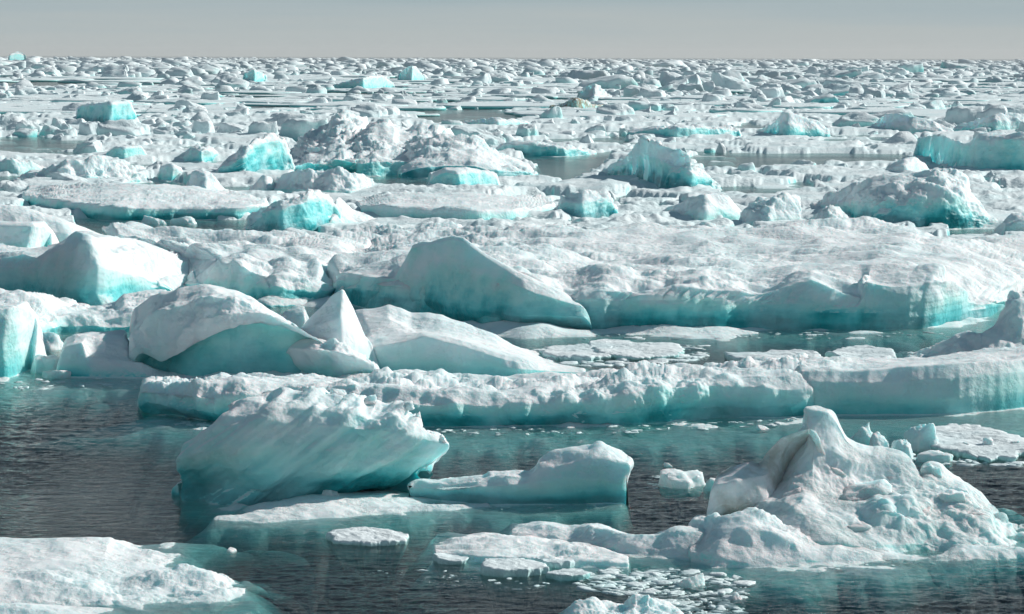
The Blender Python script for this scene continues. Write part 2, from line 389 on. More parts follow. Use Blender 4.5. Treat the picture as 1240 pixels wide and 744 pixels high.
# 3. big weathered berg, lower right
e = empty('iceberg', gpt(1030, 675)); tag(e, 'largest weathered white berg with pointed peak, shaded left lobe and dirty streaks', 'iceberg')
loft('body', [
  ([(905,672),(960,676),(1010,676),(1060,673),(1125,667),(1193,665),(1238,661)], 0, .5, .6),
  ([(905,655),(960,655),(1010,660),(1060,662),(1125,656),(1193,655),(1238,657)], .2, .7, .4),
  ([(900,632),(950,630),(985,622),(1030,634),(1090,640),(1140,632),(1190,635),(1234,646)], 1.3, 1., .12),
  ([(930,600),(960,590),(990,590),(1040,604),(1090,606),(1125,602),(1165,606),(1195,618),(1232,642)], 2.6, 1., .06),
  ([(936,570),(960,550),(985,540),(1020,556),(1060,575),(1095,582),(1120,590),(1150,600),(1190,612),(1230,640)], 3.6, 1., .05),
  ([(943,540),(955,529),(979,517),(976,505),(974,492),(986,496),(1003,500),(1018,514),(1030,531),(1054,551),(1088,561),(1108,578),(1120,588),(1123,565),(1135,568),(1150,585),(1169,590),(1189,605),(1220,633),(1237,650)], 4.4, .5, .0),
  ([(943,545),(960,530),(982,515),(980,500),(990,499),(1005,506),(1025,530),(1054,552),(1090,563),(1118,588),(1126,570),(1136,571),(1165,591),(1190,607),(1235,650)], 5.2, .8, .1),
 ], amp=.34, freq=.55, sharp=.35, foot=(3.5,.4), back=1.5, parent=e, seed=5, sm=3, cap=.25, dirt=.12)
for i_, (kx, ky, kw_, kh_, bh_) in enumerate([(1004,572,44,24,3.5),(1046,598,70,34,2.6),(962,602,40,24,2.3),(1092,622,70,36,2.2),(1128,577,22,34,4.4),(1150,612,56,34,2.9),(1180,634,50,30,2.2),(1020,635,80,26,1.2),(1075,580,40,22,3.9),(990,512,26,26,4.7),(1206,630,34,22,3.6)]):
    knob(kx, ky, kw_, kh_, 672, bh_, 950+i_, e, .18)
loft('lobe', [
  ([(884,655),(905,656),(930,656),(966,655),(1000,655)], 0, .4, .5),
  ([(885,628),(900,630),(930,630),(962,630),(1000,640)], [.4,.4,.6,1.4,3], .4, .2),
  ([(873,612),(892,612),(930,606),(966,604),(1000,610)], [0,0,.3,1.4,3.2], .5, .08),
  ([(871,588),(890,584),(930,574),(965,572),(1000,590)], [.1,.1,.6,2.2,3.6], .6, .05),
  ([(873,572),(888,566),(905,560),(920,565),(927,549),(945,531),(979,518)], 1.0, .7, .0),
  ([(878,571),(905,562),(922,564),(946,533),(978,520)], 2.0, .7, .0),
 ], amp=.14, freq=1., foot=(1,.5), back=1.0, parent=e, seed=6, sm=4, cap=.3, dirt=.55)
loft('foot', [
  ([(836,680),(864,687),(910,688),(955,687),(1010,684),(1057,681),(1100,674)], 0, .4, .55),
  ([(836,668),(864,672),(910,672),(955,671),(1010,670),(1057,671),(1098,671)], .3, .8, .25),
  ([(838,648),(868,644),(910,640),(955,642),(1000,650),(1050,660),(1096,668)], 1.2, 1., .12),
  ([(842,630),(866,625),(894,621),(918,621),(932,627),(966,632),(1000,642),(1040,655),(1092,666)], 2.2, 1., .05),
  ([(846,631),(870,627),(915,623),(966,634),(1040,656),(1088,666)], 3.0, .6, .1),
 ], amp=.15, freq=1.2, foot=(3.5,.6), back=1., parent=e, seed=7, sm=3, cap=.35)
loft('arm', [
  ([(620,650),(690,657),(758,671),(802,675),(845,678),(884,678)], 0, .3, .5),
  ([(621,646),(690,650),(758,660),(802,664),(845,664),(886,668)], .2, .5, .35),
  ([(622,642),(656,635),(690,641),(715,636),(737,638),(770,647),(800,646),(822,639),(848,640),(888,656)], .8, .7, .08),
  ([(622,641),(656,634),(690,640),(710,635),(737,637),(768,646),(798,645),(819,637),(850,636),(890,652)], 1.5, .6, .05),
 ], amp=.08, freq=1.3, foot=(2,.6), back=1.5, parent=e, seed=8, cap=.3)

# 4. nearest floe, lower left, with its drowned ledge
e = empty('ice_floe', gpt(120, 740)); tag(e, 'nearest snowy floe with pitted top and a pale turquoise ledge under water', 'ice floe')
loft('body', [
  ([(-60,742),(20,740),(90,738),(160,734),(220,730),(271,726),(294,716)], 0, .5, .3),
  ([(-60,728),(20,726),(60,722),(90,722),(160,724),(220,721),(272,717),(293,714)], .35, .9, .25),
  ([(-60,706),(20,704),(60,700),(110,702),(160,708),(220,705),(270,704),(290,711)], 1.8, 1.2, .15),
  ([(-60,676),(30,674),(100,678),(170,684),(220,690),(250,694),(285,709)], 4.2, 1.2, .05),
  ([(-60,650),(0,648),(68,648),(135,651),(140,656),(166,662),(190,659),(217,663),(247,679),(251,689),(292,713)], 7.0, .8, .05),
 ], amp=.12, freq=.8, sharp=.4, foot=(2.5,.4), back=1.6, parent=e, seed=9, cap=.5)
loft('ledge', [
  ([(-60,760),(40,758),(140,756),(230,752),(300,742)], 0, .2, .8),
  ([(-60,752),(10,744),(40,738),(90,741),(140,750),(230,750),(298,741)], .6, .5, .45),
  ([(-60,735),(20,731),(60,733),(90,738),(140,748),(230,748),(296,740)], 1.0, .6, .2),
 ], amp=.05, freq=1.5, foot=(2.5,.5), back=1, parent=e, seed=10)

# 5. flat floes and growlers floating in the open water in front
e = empty('ice_floe', gpt(645, 688)); tag(e, 'flat crumbly white floe in front of the weathered berg arm', 'ice floe')
loft('body', [
  ([(530,674),(582,680),(649,684),(700,687),(760,688)], 0, .6, .3),
  ([(528,668),(582,672),(649,675),(700,678),(760,681)], .1, .8, .15),
  ([(527,658),(548,650),(615,650),(683,656),(730,662),(758,669)], 2.6, 1., .0),
  ([(528,657),(548,648),(600,648),(640,650),(683,655),(730,661),(757,668)], 3.4, .7, .0)],
  amp=.08, freq=1.8, foot=(1.5,.4), back=.8, parent=e, seed=11, cap=.3)
plate('ice_floe', 448, 662, 102, 2.2, .15, 1012, 'small narrow white floe alone between the turquoise berg and the crumbly floe', blue=.35, lump=.06)
plate('ice_floe', 547, 684, 44, 1.0, .16, 13, 'thin white slab touching the left front of the crumbly floe', blue=.35, lump=.04)
plate('ice_floe', 625, 699, 86, 1.4, .20, 14, 'long thin slab floating in front of the crumbly floe', blue=.35, lump=.05)
plate('ice_floe', 690, 704, 54, 1.1, .10, 15, 'nearly drowned slab of slush right of the long thin slab', blue=.5, lump=.04)
plate('ice_floe', 673, 688, 50, .9, .2, 16, 'short slab tucked against the crumbly floe front edge', blue=.3, lump=.08)
block('ice_chunk', 593, 690, 22, 13, 17, 'rounded chunk on the end of the long thin slab', blue=.2, cat='ice chunk')
e = empty('ice_chunk', gpt(755, 744)); tag(e, 'cut-off white ice lump with two humps at the bottom edge', 'ice chunk')
loft('body', [
  ([(684,756),(720,758),(770,758),(822,756)], 0, .5, .4),
  ([(686,744),(720,744),(770,744),(822,746)], .3, .8, .2),
  ([(690,737),(717,727),(740,732),(757,737),(768,719),(776,722),(785,718),(800,728),(820,738)], 1.0, 1., .0),
  ([(692,737),(718,727),(757,736),(768,720),(785,719),(818,738)], 1.6, .6, .0)],
  amp=.1, freq=2., foot=(1.5,.4), back=.6, parent=e, seed=18, cap=.3)
block('ice_chunk', 838, 712, 34, 15, 19, 'knobbly growler in the slush right of the crumbly floe', blue=.15, cat='ice chunk', rough=.16)
block('ice_chunk', 893, 728, 14, 8, 20, 'small lone chunk at the right end of the brash', blue=.1, cat='ice chunk')
block('ice_chunk', 826, 592, 54, 20, 21, 'white ribbed growler floating left of the weathered berg lobe', blue=.1, cat='ice chunk', rough=.18, cuts=5)
block('ice_chunk', 862, 594, 20, 14, 22, 'grey rounded growler touching the weathered berg lobe', blue=.4, cat='ice chunk')
block('ice_chunk', 810, 566, 12, 5, 23, 'tiny splinter floating behind the ribbed growler', blue=.1, cat='ice chunk', sub=3)
block('ice_chunk', 280, 669, 12, 4, 24, 'tiny awash splinter between the nearest floe and the turquoise berg', blue=.1, cat='ice chunk', sub=3)
# right cluster
block('ice_chunk', 1045, 541, 46, 28, 25, 'grey shaded rubble chunk just behind the weathered berg peak', blue=.35, cat='ice chunk', rough=.16)
block('ice_chunk', 1065, 557, 34, 32, 26, 'rounded white chunk between the grey rubble chunk and the boulder', blue=.15, cat='ice chunk')
block('ice_chunk', 1095, 557, 30, 24, 27, 'smooth boulder of ice left of the squared block', blue=.15, cat='ice chunk', cuts=4)
block('ice_block', 1115, 546, 46, 33, 28, 'squared pale ice block with flat top at the end of the low floe', blue=.12, cat='ice block', cuts=8, depth=1)
plate('ice_floe', 1205, 559, 140, 8, .2, 29, 'low white floe with small chunks on it behind the weathered berg right slope', blue=.4, lump=.06)
block('ice_chunk', 1166, 547, 18, 11, 30, 'left one of three small chunks on the low white floe', blue=.1, cat='ice chunk', sub=3)
block('ice_chunk', 1196, 545, 16, 14, 31, 'pointed middle one of three small chunks on the low white floe', blue=.1, cat='ice chunk', sub=3)
block('ice_chunk', 1232, 545, 20, 10, 32, 'right one of three small chunks on the low white floe', blue=.1, cat='ice chunk', sub=3)
block('ice_chunk', 1130, 560, 50, 12, 33, 'low slushy lump in front of the squared block', blue=.3, cat='ice chunk', rough=.15)
block('ice_chunk', 925, 521, 18, 5, 34, 'tiny splinter left of the weathered berg peak', blue=.1, cat='ice chunk', sub=3)

# 6. the long rubble-topped floe across the middle
e = empty('ice_floe', gpt(620, 514)); tag(e, 'very long rubble topped floe with overhanging left tip and turquoise waterline', 'ice floe')
loft('body', [
  ([(206,499),(265,512),(360,514),(514,515),(610,516),(697,515),(819,512),(888,508),(985,502)], 0, .3, 1.),
  ([(178,488),(265,503),(360,502),(514,503),(610,505),(697,503),(780,500),(840,495),(888,494),(985,492)], -.2, .8, .85),
  ([(172,474),(240,480),(330,482),(450,485),(514,489),(610,490),(697,488),(760,478),(800,468),(860,466),(940,470),(980,472)], -.1, 1., .35),
  ([(175,465),(240,464),(330,466),(417,468),(500,474),(610,476),(697,473),(760,462),(820,456),(900,452),(960,452),(978,455)], .6, 1.1, .1),
  ([(180,460),(245,460),(296,455),(363,457),(417,461),(465,454),(530,452),(580,456),(627,460),(660,456),(691,453),(749,449),(799,444),(830,442),(871,443),(915,437),(972,431)], 9.0, 1.1, .0),
  ([(190,461),(245,460),(363,458),(465,454),(580,456),(691,453),(799,444),(871,443),(915,437),(970,431)], 12, .6, .1),
 ], amp=.24, freq=.75, sharp=.4, foot=(9,.4), back=2, parent=e, seed=35, sm=2, cap=.5, mat=ICE)
for i, (px, w_, h_, sd_) in enumerate([(610, 40, 10, 40), (545, 44, 12, 41), (700, 50, 12, 42)]):
    block('ice_lump', px, 508 if px > 800 else 514, w_, h_, sd_, None, blue=.3, rough=.2, parent=e)
e = empty('ice_floe', gpt(1100, 504)); tag(e, 'tall slab floe with smooth turquoise wall beside the long rubble floe', 'ice floe')
loft('body', [
  ([(968,502),(1000,503),(1057,504),(1159,502),(1226,497),(1300,486)], 0, .25, 1.),
  ([(968,488),(1057,488),(1110,484),(1159,482),(1226,476),(1300,470)], -.1, .2, .72),
  ([(970,462),(1037,464),(1091,462),(1150,458),(1220,452),(1300,446)], .1, .2, .38),
  ([(972,449),(1037,450),(1091,444),(1150,440),(1220,436),(1300,428)], .5, .3, .12),
  ([(972,447),(1037,448),(1091,443),(1150,438),(1220,434),(1300,426)], 1.0, .9, .0),
  ([(972,430),(1010,432),(1040,435),(1091,436),(1120,434),(1160,428),(1220,420),(1300,410)], 8.0, 1., .0),
 ], amp=.12, freq=.8, foot=(8,.45), back=2, parent=e, seed=43, sm=2, cap=.5)
e = empty('snow_ridge', gpt(1180, 440)); tag(e, 'steep crumbly ridge of snow rising at the right edge behind the slab floe', 'ice ridge')
loft('body', [
  ([(1104,438),(1150,446),(1200,446),(1250,444),(1320,440)], 0, .8, .15),
  ([(1106,430),(1150,432),(1190,430),(1220,420),(1250,414),(1320,410)], .7, 1., .08),
  ([(1107,427),(1131,421),(1159,410),(1190,408),(1212,386),(1228,366),(1250,362),(1320,370)], 2.0, 1., .0),
  ([(1108,426),(1131,422),(1159,403),(1186,408),(1203,399),(1213,376),(1223,352),(1240,350),(1280,356),(1320,362)], 3.2, .9, .0),
 ], amp=.2, freq=1.1, foot=(2,.5), back=2, parent=e, seed=44, cap=.4, stri=(math.radians(70), 1.6, .2))

# 7. jumbled group on the left
e = empty('iceberg', gpt(270, 455)); tag(e, 'arched berg with snow hood over a deep teal hollow', 'iceberg')
loft('body', [
  ([(185,452),(230,457),(290,458),(350,458),(405,457)], 0, .15, 1.),
  ([(186,440),(230,430),(290,424),(350,430),(405,434)], .15, .15, .95),
  ([(184,432),(217,420),(257,404),(290,392),(322,390),(365,405),(400,420)], .3, .2, .8),
  ([(172,430),(194,441),(217,430),(257,408),(288,396),(318,393),(340,396),(385,412)], -.7, .7, .15),
  ([(164,420),(185,424),(215,408),(250,385),(288,378),(316,378),(340,385),(380,408)], -.7, .8, .15),
  ([(162,402),(179,382),(210,367),(257,359),(290,362),(305,365),(322,375),(335,384),(370,404)], -.1, .9, .05),
  ([(165,395),(183,378),(212,362),(257,355),(290,358),(308,364),(330,378),(368,402)], 1.8, .4, .3),
  ([(166,372),(183,359),(215,350),(251,344),(288,352),(306,362),(330,376),(366,400)], 4.0, .4, .1),
  ([(168,373),(185,360),(251,345),(288,353),(330,377),(364,400)], 5.5, .4, .1)],
  amp=.15, freq=.8, foot=(5,.5), back=2, parent=e, seed=45, sm=4, usm=6, cap=.3)
e = empty('ice_pinnacle', gpt(395, 460)); tag(e, 'white pyramid of ice with a knobbly lump at its foot', 'ice pinnacle')
loft('body', [
  ([(335,455),(370,459),(410,461),(457,456)], 0, .4, .7),
  ([(345,430),(375,430),(410,432),(455,440)], .6, .3, .3),
  ([(350,410),(375,398),(413,385),(445,412)], 1.2, .25, .12),
  ([(354,408),(372,388),(400,362),(415,351),(421,360),(428,374),(443,408)], 2.3, .3, .0),
  ([(356,408),(400,363),(415,352),(427,374),(441,408)], 3.0, .3, .0)],
  amp=.1, freq=.8, foot=(3,.5), back=1.2, parent=e, seed=46, sm=2, cap=.2)
loft('lump', [
  ([(334,452),(380,459),(420,462),(453,459)], -1.2, .7, .5),
  ([(333,437),(352,422),(400,424),(440,436),(456,448)], -.9, 1., .15),
  ([(336,431),(352,414),(380,411),(404,409),(425,420),(438,432),(455,443)], .2, 1., .0),
  ([(340,431),(354,415),(402,410),(436,432),(452,443)], 1., .8, .0)],
  amp=.14, freq=1.2, foot=(2,.5), back=.6, parent=e, seed=47, sm=2, cap=.2)
e = empty('iceberg', gpt(580, 459)); tag(e, 'long tapering berg with sharp sunlit crest and smooth shaded face', 'iceberg')
loft('body', [
  ([(432,452),(461,454),(530,457),(600,459),(640,459),(681,454),(706,453)], 0, .15, .7),
  ([(432,440),(461,440),(530,440),(600,444),(640,448),(681,450),(706,451)], .08, .15, .5),
  ([(436,424),(461,420),(500,411),(515,407),(562,420),(612,436),(660,446),(705,449)], .3, .2, .3),
  ([(440,420),(465,414),(515,404),(540,408),(565,415),(612,430),(660,441),(705,447)], .7, .5, .0),
  ([(428,400),(440,386),(470,384),(500,398),(535,398),(560,404),(600,416),(660,438),(704,447)], 4.5, .4, .12),
  ([(424,384),(430,376),(450,374),(471,369),(485,373),(498,379),(520,378),(535,381),(562,392),(600,406),(620,420),(661,437),(703,446)], 6.5, .5, .0),
  ([(426,384),(471,370),(498,380),(535,382),(562,393),(620,421),(702,446)], 8.5, .5, .0)],
  amp=.1, freq=.7, foot=(5,.5), back=2, parent=e, seed=48, sm=2, cap=.2)
e = empty('ice_block', gpt(15, 458)); tag(e, 'upright turquoise ice block cut by the frame, rounded bright corner', 'ice block')
loft('body', [
  ([(-60,460),(-20,460),(10,459),(37,448)], 0, .2, .9),
  ([(-60,420),(-20,418),(10,417),(38,415)], .1, .2, .5),
  ([(-60,374),(-20,374),(0,373),(25,371),(43,384)], .6, .25, .2),
  ([(-60,366),(-20,368),(0,369),(34,367),(44,382)], 1.2, .4, .05),
  ([(-60,366),(-20,368),(0,369),(34,367),(44,382)], 3.0, .4, .05)],
  amp=.1, freq=.9, foot=(11,.45), back=1.5, parent=e, seed=49, cap=.15, sm=3)
e = empty('ice_block', gpt(90, 458)); tag(e, 'low sloping slab with turquoise front facet right of the upright block', 'ice block')
loft('body', [
  ([(72,457),(110,458),(160,458),(222,458)], 0, .3, .8),
  ([(76,440),(104,440),(112,448),(160,450),(222,456)], .2, .3, .35),
  ([(80,420),(100,414),(108,432),(150,436),(175,443),(220,455)], .5, .5, .05),
  ([(84,410),(92,406),(120,404),(152,403),(160,420),(170,432),(190,441),(216,454)], 2.8, .9, .0),
  ([(86,410),(120,404),(151,403),(165,430),(212,453)], 5, .7, .0)],
  amp=.14, freq=.9, foot=(9,.4), back=2, parent=e, seed=50, sm=2)
e = empty('ice_floe', gpt(90, 405)); tag(e, 'low floe with thin teal edge and crumbly far rim behind the upright block', 'ice floe')
loft('body', [
  ([(-60,425),(40,424),(70,402),(110,402),(150,402),(200,398)], 0, .4, .9),
  ([(-60,405),(40,404),(72,396),(110,394),(150,394),(200,390)], .1, .4, .7),
  ([(-60,395),(40,390),(75,382),(110,383),(150,380),(200,378)], .6, .8, .1),
  ([(-60,356),(0,355),(30,357),(61,358),(75,370),(110,374),(142,371),(150,356),(200,352)], 9, 1., .0),
  ([(-60,356),(0,355),(61,360),(110,374),(150,357),(200,352)], 12, .8, .0)],
  amp=.2, freq=.8, foot=(2,.5), back=2, parent=e, seed=51, sm=2)
block('ice_chunk', 52, 452, 34, 22, 52, 'pale triangular chunk against the right of the upright block', blue=.3, cat='ice chunk')
block('ice_chunk', 55, 425, 40, 22, 53, 'lumpy white chunk on the low floe behind the upright block', blue=.15, cat='ice chunk')
block('ice_chunk', 345, 398, 52, 26, 54, 'rounded snowy chunk between the arched berg and the white pyramid', blue=.1, cat='ice chunk', rough=.15)

# 8. upper left bergs with dark teal foot
e = empty('iceberg', gpt(90, 372)); tag(e, 'broad berg with stepped grey blocks and dark teal foot at the left edge', 'iceberg')
loft('body', [
  ([(-60,352),(0,354),(41,360),(70,368),(100,376),(129,378),(140,372),(165,364),(194,356)], 0, .15, 1.),
  ([(-60,340),(0,342),(41,346),(70,350),(100,356),(129,356),(140,352),(165,348),(192,350)], .2, .15, .9),
  ([(-60,322),(0,324),(41,328),(70,326),(100,326),(117,322),(140,328),(165,336),(190,346)], .5, .3, .42),  # upper faces carry extra blueness as painted shade
  ([(-60,310),(0,311),(30,306),(48,313),(60,304),(80,300),(110,296),(125,314),(150,322),(165,329),(186,341)], 1.2, .4, .2),
  ([(-60,306),(0,304),(30,304),(52,308),(68,297),(91,281),(112,284),(120,303),(140,306),(165,324),(184,339)], 2.4, .5, .0),
  ([(-60,300),(0,300),(54,300),(80,290),(95,282),(114,285),(135,295),(156,292),(180,300),(203,306),(240,320),(262,326)], 12, .5, .0),
  ([(-60,300),(0,300),(54,300),(80,290),(95,282),(114,285),(135,295),(156,292),(203,305),(262,325)], 18, .5, .0)],
  amp=.16, freq=.6, foot=(2.5,.6), back=3, drift=.5, parent=e, seed=55, sm=6, usm=40, ksm=3)
loft('block', [
  ([(-60,318),(0,318),(40,318),(58,312)], 6, .2, .4),
  ([(-60,302),(0,302),(40,301),(56,300)], 6.2, .2, .2),
  ([(-60,275),(0,273),(50,274),(62,282)], 6.6, .2, .1),
  ([(-60,270),(0,269),(54,269),(62,278)], 7.4, .3, .0),
  ([(-60,268),(0,267),(52,268),(62,277)], 11, .3, .0)],
  amp=.1, freq=.7, foot=(.1,.3), back=1, parent=e, seed=56, cap=.1)
e = empty('iceberg', gpt(50, 300)); tag(e, 'smooth pale blue sloping berg behind the stepped grey blocks', 'iceberg')
loft('body', [
  ([(-60,300),(0,300),(50,300),(90,300),(125,296)], 0, .2, .5),
  ([(-60,272),(0,270),(40,275),(85,284),(122,290)], .6, .2, .3),
  ([(-60,256),(0,255),(30,258),(68,268),(112,283)], 1.5, .3, .12),
  ([(-60,250),(0,247),(30,250),(68,262),(112,279)], 2.5, .3, .0),
  ([(-60,250),(0,248),(30,251),(68,263),(110,279)], 4.5, .3, .0)],
  amp=.12, freq=.6, foot=(1,.5), back=1.5, parent=e, seed=57)
e = empty('ice_floe', gpt(280, 345)); tag(e, 'wide snow slope with scattered humps and a spike, right of the stepped berg', 'ice floe')
loft('body', [
  ([(236,352),(260,358),(300,368),(330,371),(390,368),(440,352)], 0, .3, .85),
  ([(238,346),(262,345),(300,352),(330,356),(390,360),(440,345)], .3, .3, .6),
  ([(240,342),(255,332),(271,323),(295,321),(312,334),(325,345),(342,340),(373,352),(400,352),(440,335)], .9, .5, .1),
  ([(230,318),(260,312),(300,314),(330,325),(350,318),(372,320),(385,312),(410,325),(440,322)], 7, .9, .05),
  ([(150,285),(200,290),(240,300),(262,303),(300,300),(340,306),(400,300),(440,300)], 16, 1., .0),
  ([(120,276),(180,276),(250,281),(320,285),(400,288),(450,292)], 30, .9, .0)],
  amp=.3, freq=.45, foot=(2,.5), back=3, drift=.9, parent=e, seed=58, usm=20, sm=4, mat=ICE)
block('ice_wedge', 200, 310, 122, 30, 59, 'long low wedge with blue shaded side on the snow slope', blue=.45, cat='ice wedge', depth=.4, cuts=5)
block('ice_spike', 368, 318, 36, 30, 60, 'slender white ice spike standing on the snow slope', blue=.1, cat='ice spike', cuts=9, lean=.5)
block('ice_chunk', 287, 325, 46, 22, 61, 'grey shaded hump left of the ice spike', blue=.25, cat='ice chunk', rough=.1)
block('ice_chunk', 412, 316, 40, 20, 62, 'lumpy snowy chunk right of the ice spike', blue=.1, cat='ice chunk', rough=.15)
block('ice_chunk', 350, 343, 40, 26, 63, 'pale angular chunk below the ice spike', blue=.2, cat='ice chunk')

# 9. central berg floe with the fin
e = empty('ice_floe', gpt(850, 402)); tag(e, 'huge central floe with shark fin peak, deep teal wall and snowfield behind', 'ice floe')
loft('body', [
  ([(408,362),(430,374),(495,382),(562,394),(620,402),(700,402),(830,401),(955,400),(1057,400),(1115,400),(1160,392),(1190,384)], 0, .12, 1.),
  ([(409,350),(430,356),(495,364),(562,376),(620,382),(700,380),(830,380),(955,379),(1057,380),(1115,384),(1165,378),(1192,374)], .1, .12, .85),
  ([(409,342),(434,338),(474,348),(500,348),(562,350),(620,356),(682,366),(700,364),(830,364),(950,366),(1040,372),(1090,366),(1140,362),(1194,368)], .3, .3, .5),
  ([(410,335),(434,331),(474,340),(497,338),(520,338),(549,338),(575,340),(610,344),(654,350),(690,366),(702,358),(732,352),(790,358),(840,354),(900,356),(945,354),(982,337),(1010,350),(1044,362),(1050,342),(1101,350),(1134,345),(1160,356),(1196,365)], .7, .6, .25),
  ([(411,334),(434,331),(474,336),(497,332),(522,330),(549,328),(562,330),(589,332),(627,336),(654,343),(681,352),(698,347),(732,345),(783,354),(840,350),(900,352),(942,352),(982,335),(1010,346),(1040,345),(1047,331),(1101,340),(1132,336),(1145,352),(1196,364)], 1.6, .9, .0),
  ([(412,320),(474,322),(500,316),(522,314),(549,312),(580,314),(615,318),(654,330),(700,334),(760,330),(840,330),(900,334),(960,330),(1047,325),(1101,326),(1132,330),(1165,340),(1210,350)], 5.0, 1.1, .0),
  ([(412,302),(480,300),(600,300),(700,306),(800,308),(900,305),(1000,300),(1100,300),(1180,312),(1260,330)], 22, 1.2, .0),
  ([(412,278),(480,276),(600,274),(700,276),(800,275),(900,274),(1000,274),(1091,276),(1160,288),(1280,294)], 44, 1.1, .0)],
  amp=.25, freq=.36, sharp=.4, foot=(8,.35), drift=.75, back=4, parent=e, seed=64, sm=2, mat=ICE, res=1.1)
loft('fin', [
  ([(412,364),(430,372),(495,381),(562,393),(620,401),(700,401)], -.9, .1, 1.),
  ([(416,350),(434,350),(495,360),(562,372),(620,382),(702,384)], -.8, .1, .75),
  ([(424,340),(440,334),(480,338),(500,322),(549,318),(600,336),(650,356),(700,370)], -.5, .12, .4),
  ([(430,336),(440,331),(478,336),(497,300),(522,296),(549,290),(566,296),(592,314),(627,336),(656,348),(698,366)], .0, .15, .35),
  ([(432,335),(442,331),(474,335),(494,322),(498,295),(510,291),(522,292),(549,285),(562,287),(575,297),(589,307),(612,320),(627,329),(654,341),(681,352),(698,364)], .5, .2, .0),
  ([(434,336),(476,337),(500,300),(522,296),(552,290),(592,311),(630,332),(684,355),(696,364)], 3., .3, .0)],
  amp=.12, freq=.5, foot=(3,.4), back=1.5, parent=e, seed=641, sm=3, meander=.25)
block('ice_block', 798, 318, 88, 30, 65, 'brownish dirty block with flat top on the central snowfield', blue=.05, cat='ice block', dirt=.75, cuts=6, depth=.6)
block('ice_chunk', 905, 305, 60, 26, 66, 'low grey hump right of the dirty block on the snowfield', blue=.25, cat='ice chunk', cuts=5)
block('ice_chunk', 700, 300, 60, 16, 67, 'low drifted hump left of the dirty block', blue=.3, cat='ice chunk', cuts=5)
block('ice_chunk', 640, 312, 58, 14, 68, 'shallow blue hollowed hump behind the fin peak', blue=.5, cat='ice chunk')

# 10. two flat tabular floes with dark undercut edges
for nm, rows, sd_, lab in [
  ('l', [([(29,250),(68,261),(142,268),(220,267),(305,266),(318,262)], 0, .15, 1.), ([(29,243),(68,252),(142,260),(220,259),(312,258)], -.1, .15, .7),
         ([(29,236),(51,241),(135,251),(237,254),(318,250)], .1, .4, .25), ([(30,234),(51,239),(135,249),(237,252),(320,248)], .5, .9, .0),
         ([(37,226),(100,221),(160,222),(230,224),(320,238)], 22, .8, .0)], 70, 'left flat tabular floe with rubble rim and dark undercut edge'),
  ('r', [([(440,262),(471,273),(579,276),(627,273),(667,261)], 0, .15, 1.), ([(438,256),(471,264),(579,267),(627,265),(668,256)], -.1, .15, .7),
         ([(437,250),(460,250),(512,254),(620,256),(668,250)], .1, .3, .25), ([(437,248),(460,248),(512,251),(620,253),(669,247)], .5, .6, .0),
         ([(430,240),(470,234),(522,232),(600,234),(667,238)], 24, .6, .0)], 71, 'smooth flat tabular floe with a bold teal edge near the centre')]:
    e = empty('tabular_floe', gpt(rows[0][0][2][0], rows[0][0][2][1])); tag(e, lab, 'ice floe')
    loft('body', rows, amp=.16, freq=.6, foot=(2,.5), back=2, parent=e, seed=sd_, sm=2)

# 11. middle distance bergs, each a silhouette with a front face
def berg(name, base, crest, face, label, cat='iceberg', d=2.5, blue=(.9,.5,.05), amp=.28, freq=.6, meander=None, seed=0, foot=(2,.5), split=.55, dirt=0., stri=None, kf=.55, rough=1., cols=2.5):
    """base: waterline; crest: silhouette; face: how far down (0-1) the shaded face starts"""
    n = 40; Wb, _ = resample(base, n); Wc, _ = resample(crest, n)
    k = gpt(*base[len(base)//2])[1]/F
    def lerp(t, dx=0.): P = Wb*(1-t)+Wc*t; return [tuple(q) for q in P]
    hm = (Wb[:, 1]-Wc[:, 1]).max()*k; d = d if d is not None else hm
    e = empty(name, gpt(*base[len(base)//2])); tag(e, label, cat)
    loft('body', [(lerp(0), 0, .3, blue[0]), (lerp(.3), .08*hm, .4*rough, blue[0]*.8+blue[1]*.2), (lerp(face), .22*hm, .7*rough, blue[1]),
                  (lerp(min(face+.12, .97)), .4*hm, rough, blue[2]), ([tuple(q) for q in Wc], d, rough, 0.), ([tuple(q) for q in (Wc+[0, .6])], d*1.6, rough, 0.)],
         amp=amp, freq=freq, foot=foot, back=max(1.5, d*.5), parent=e, seed=seed, dirt=dirt, stri=stri, sm=2, cap=.3, meander=meander)
    return e
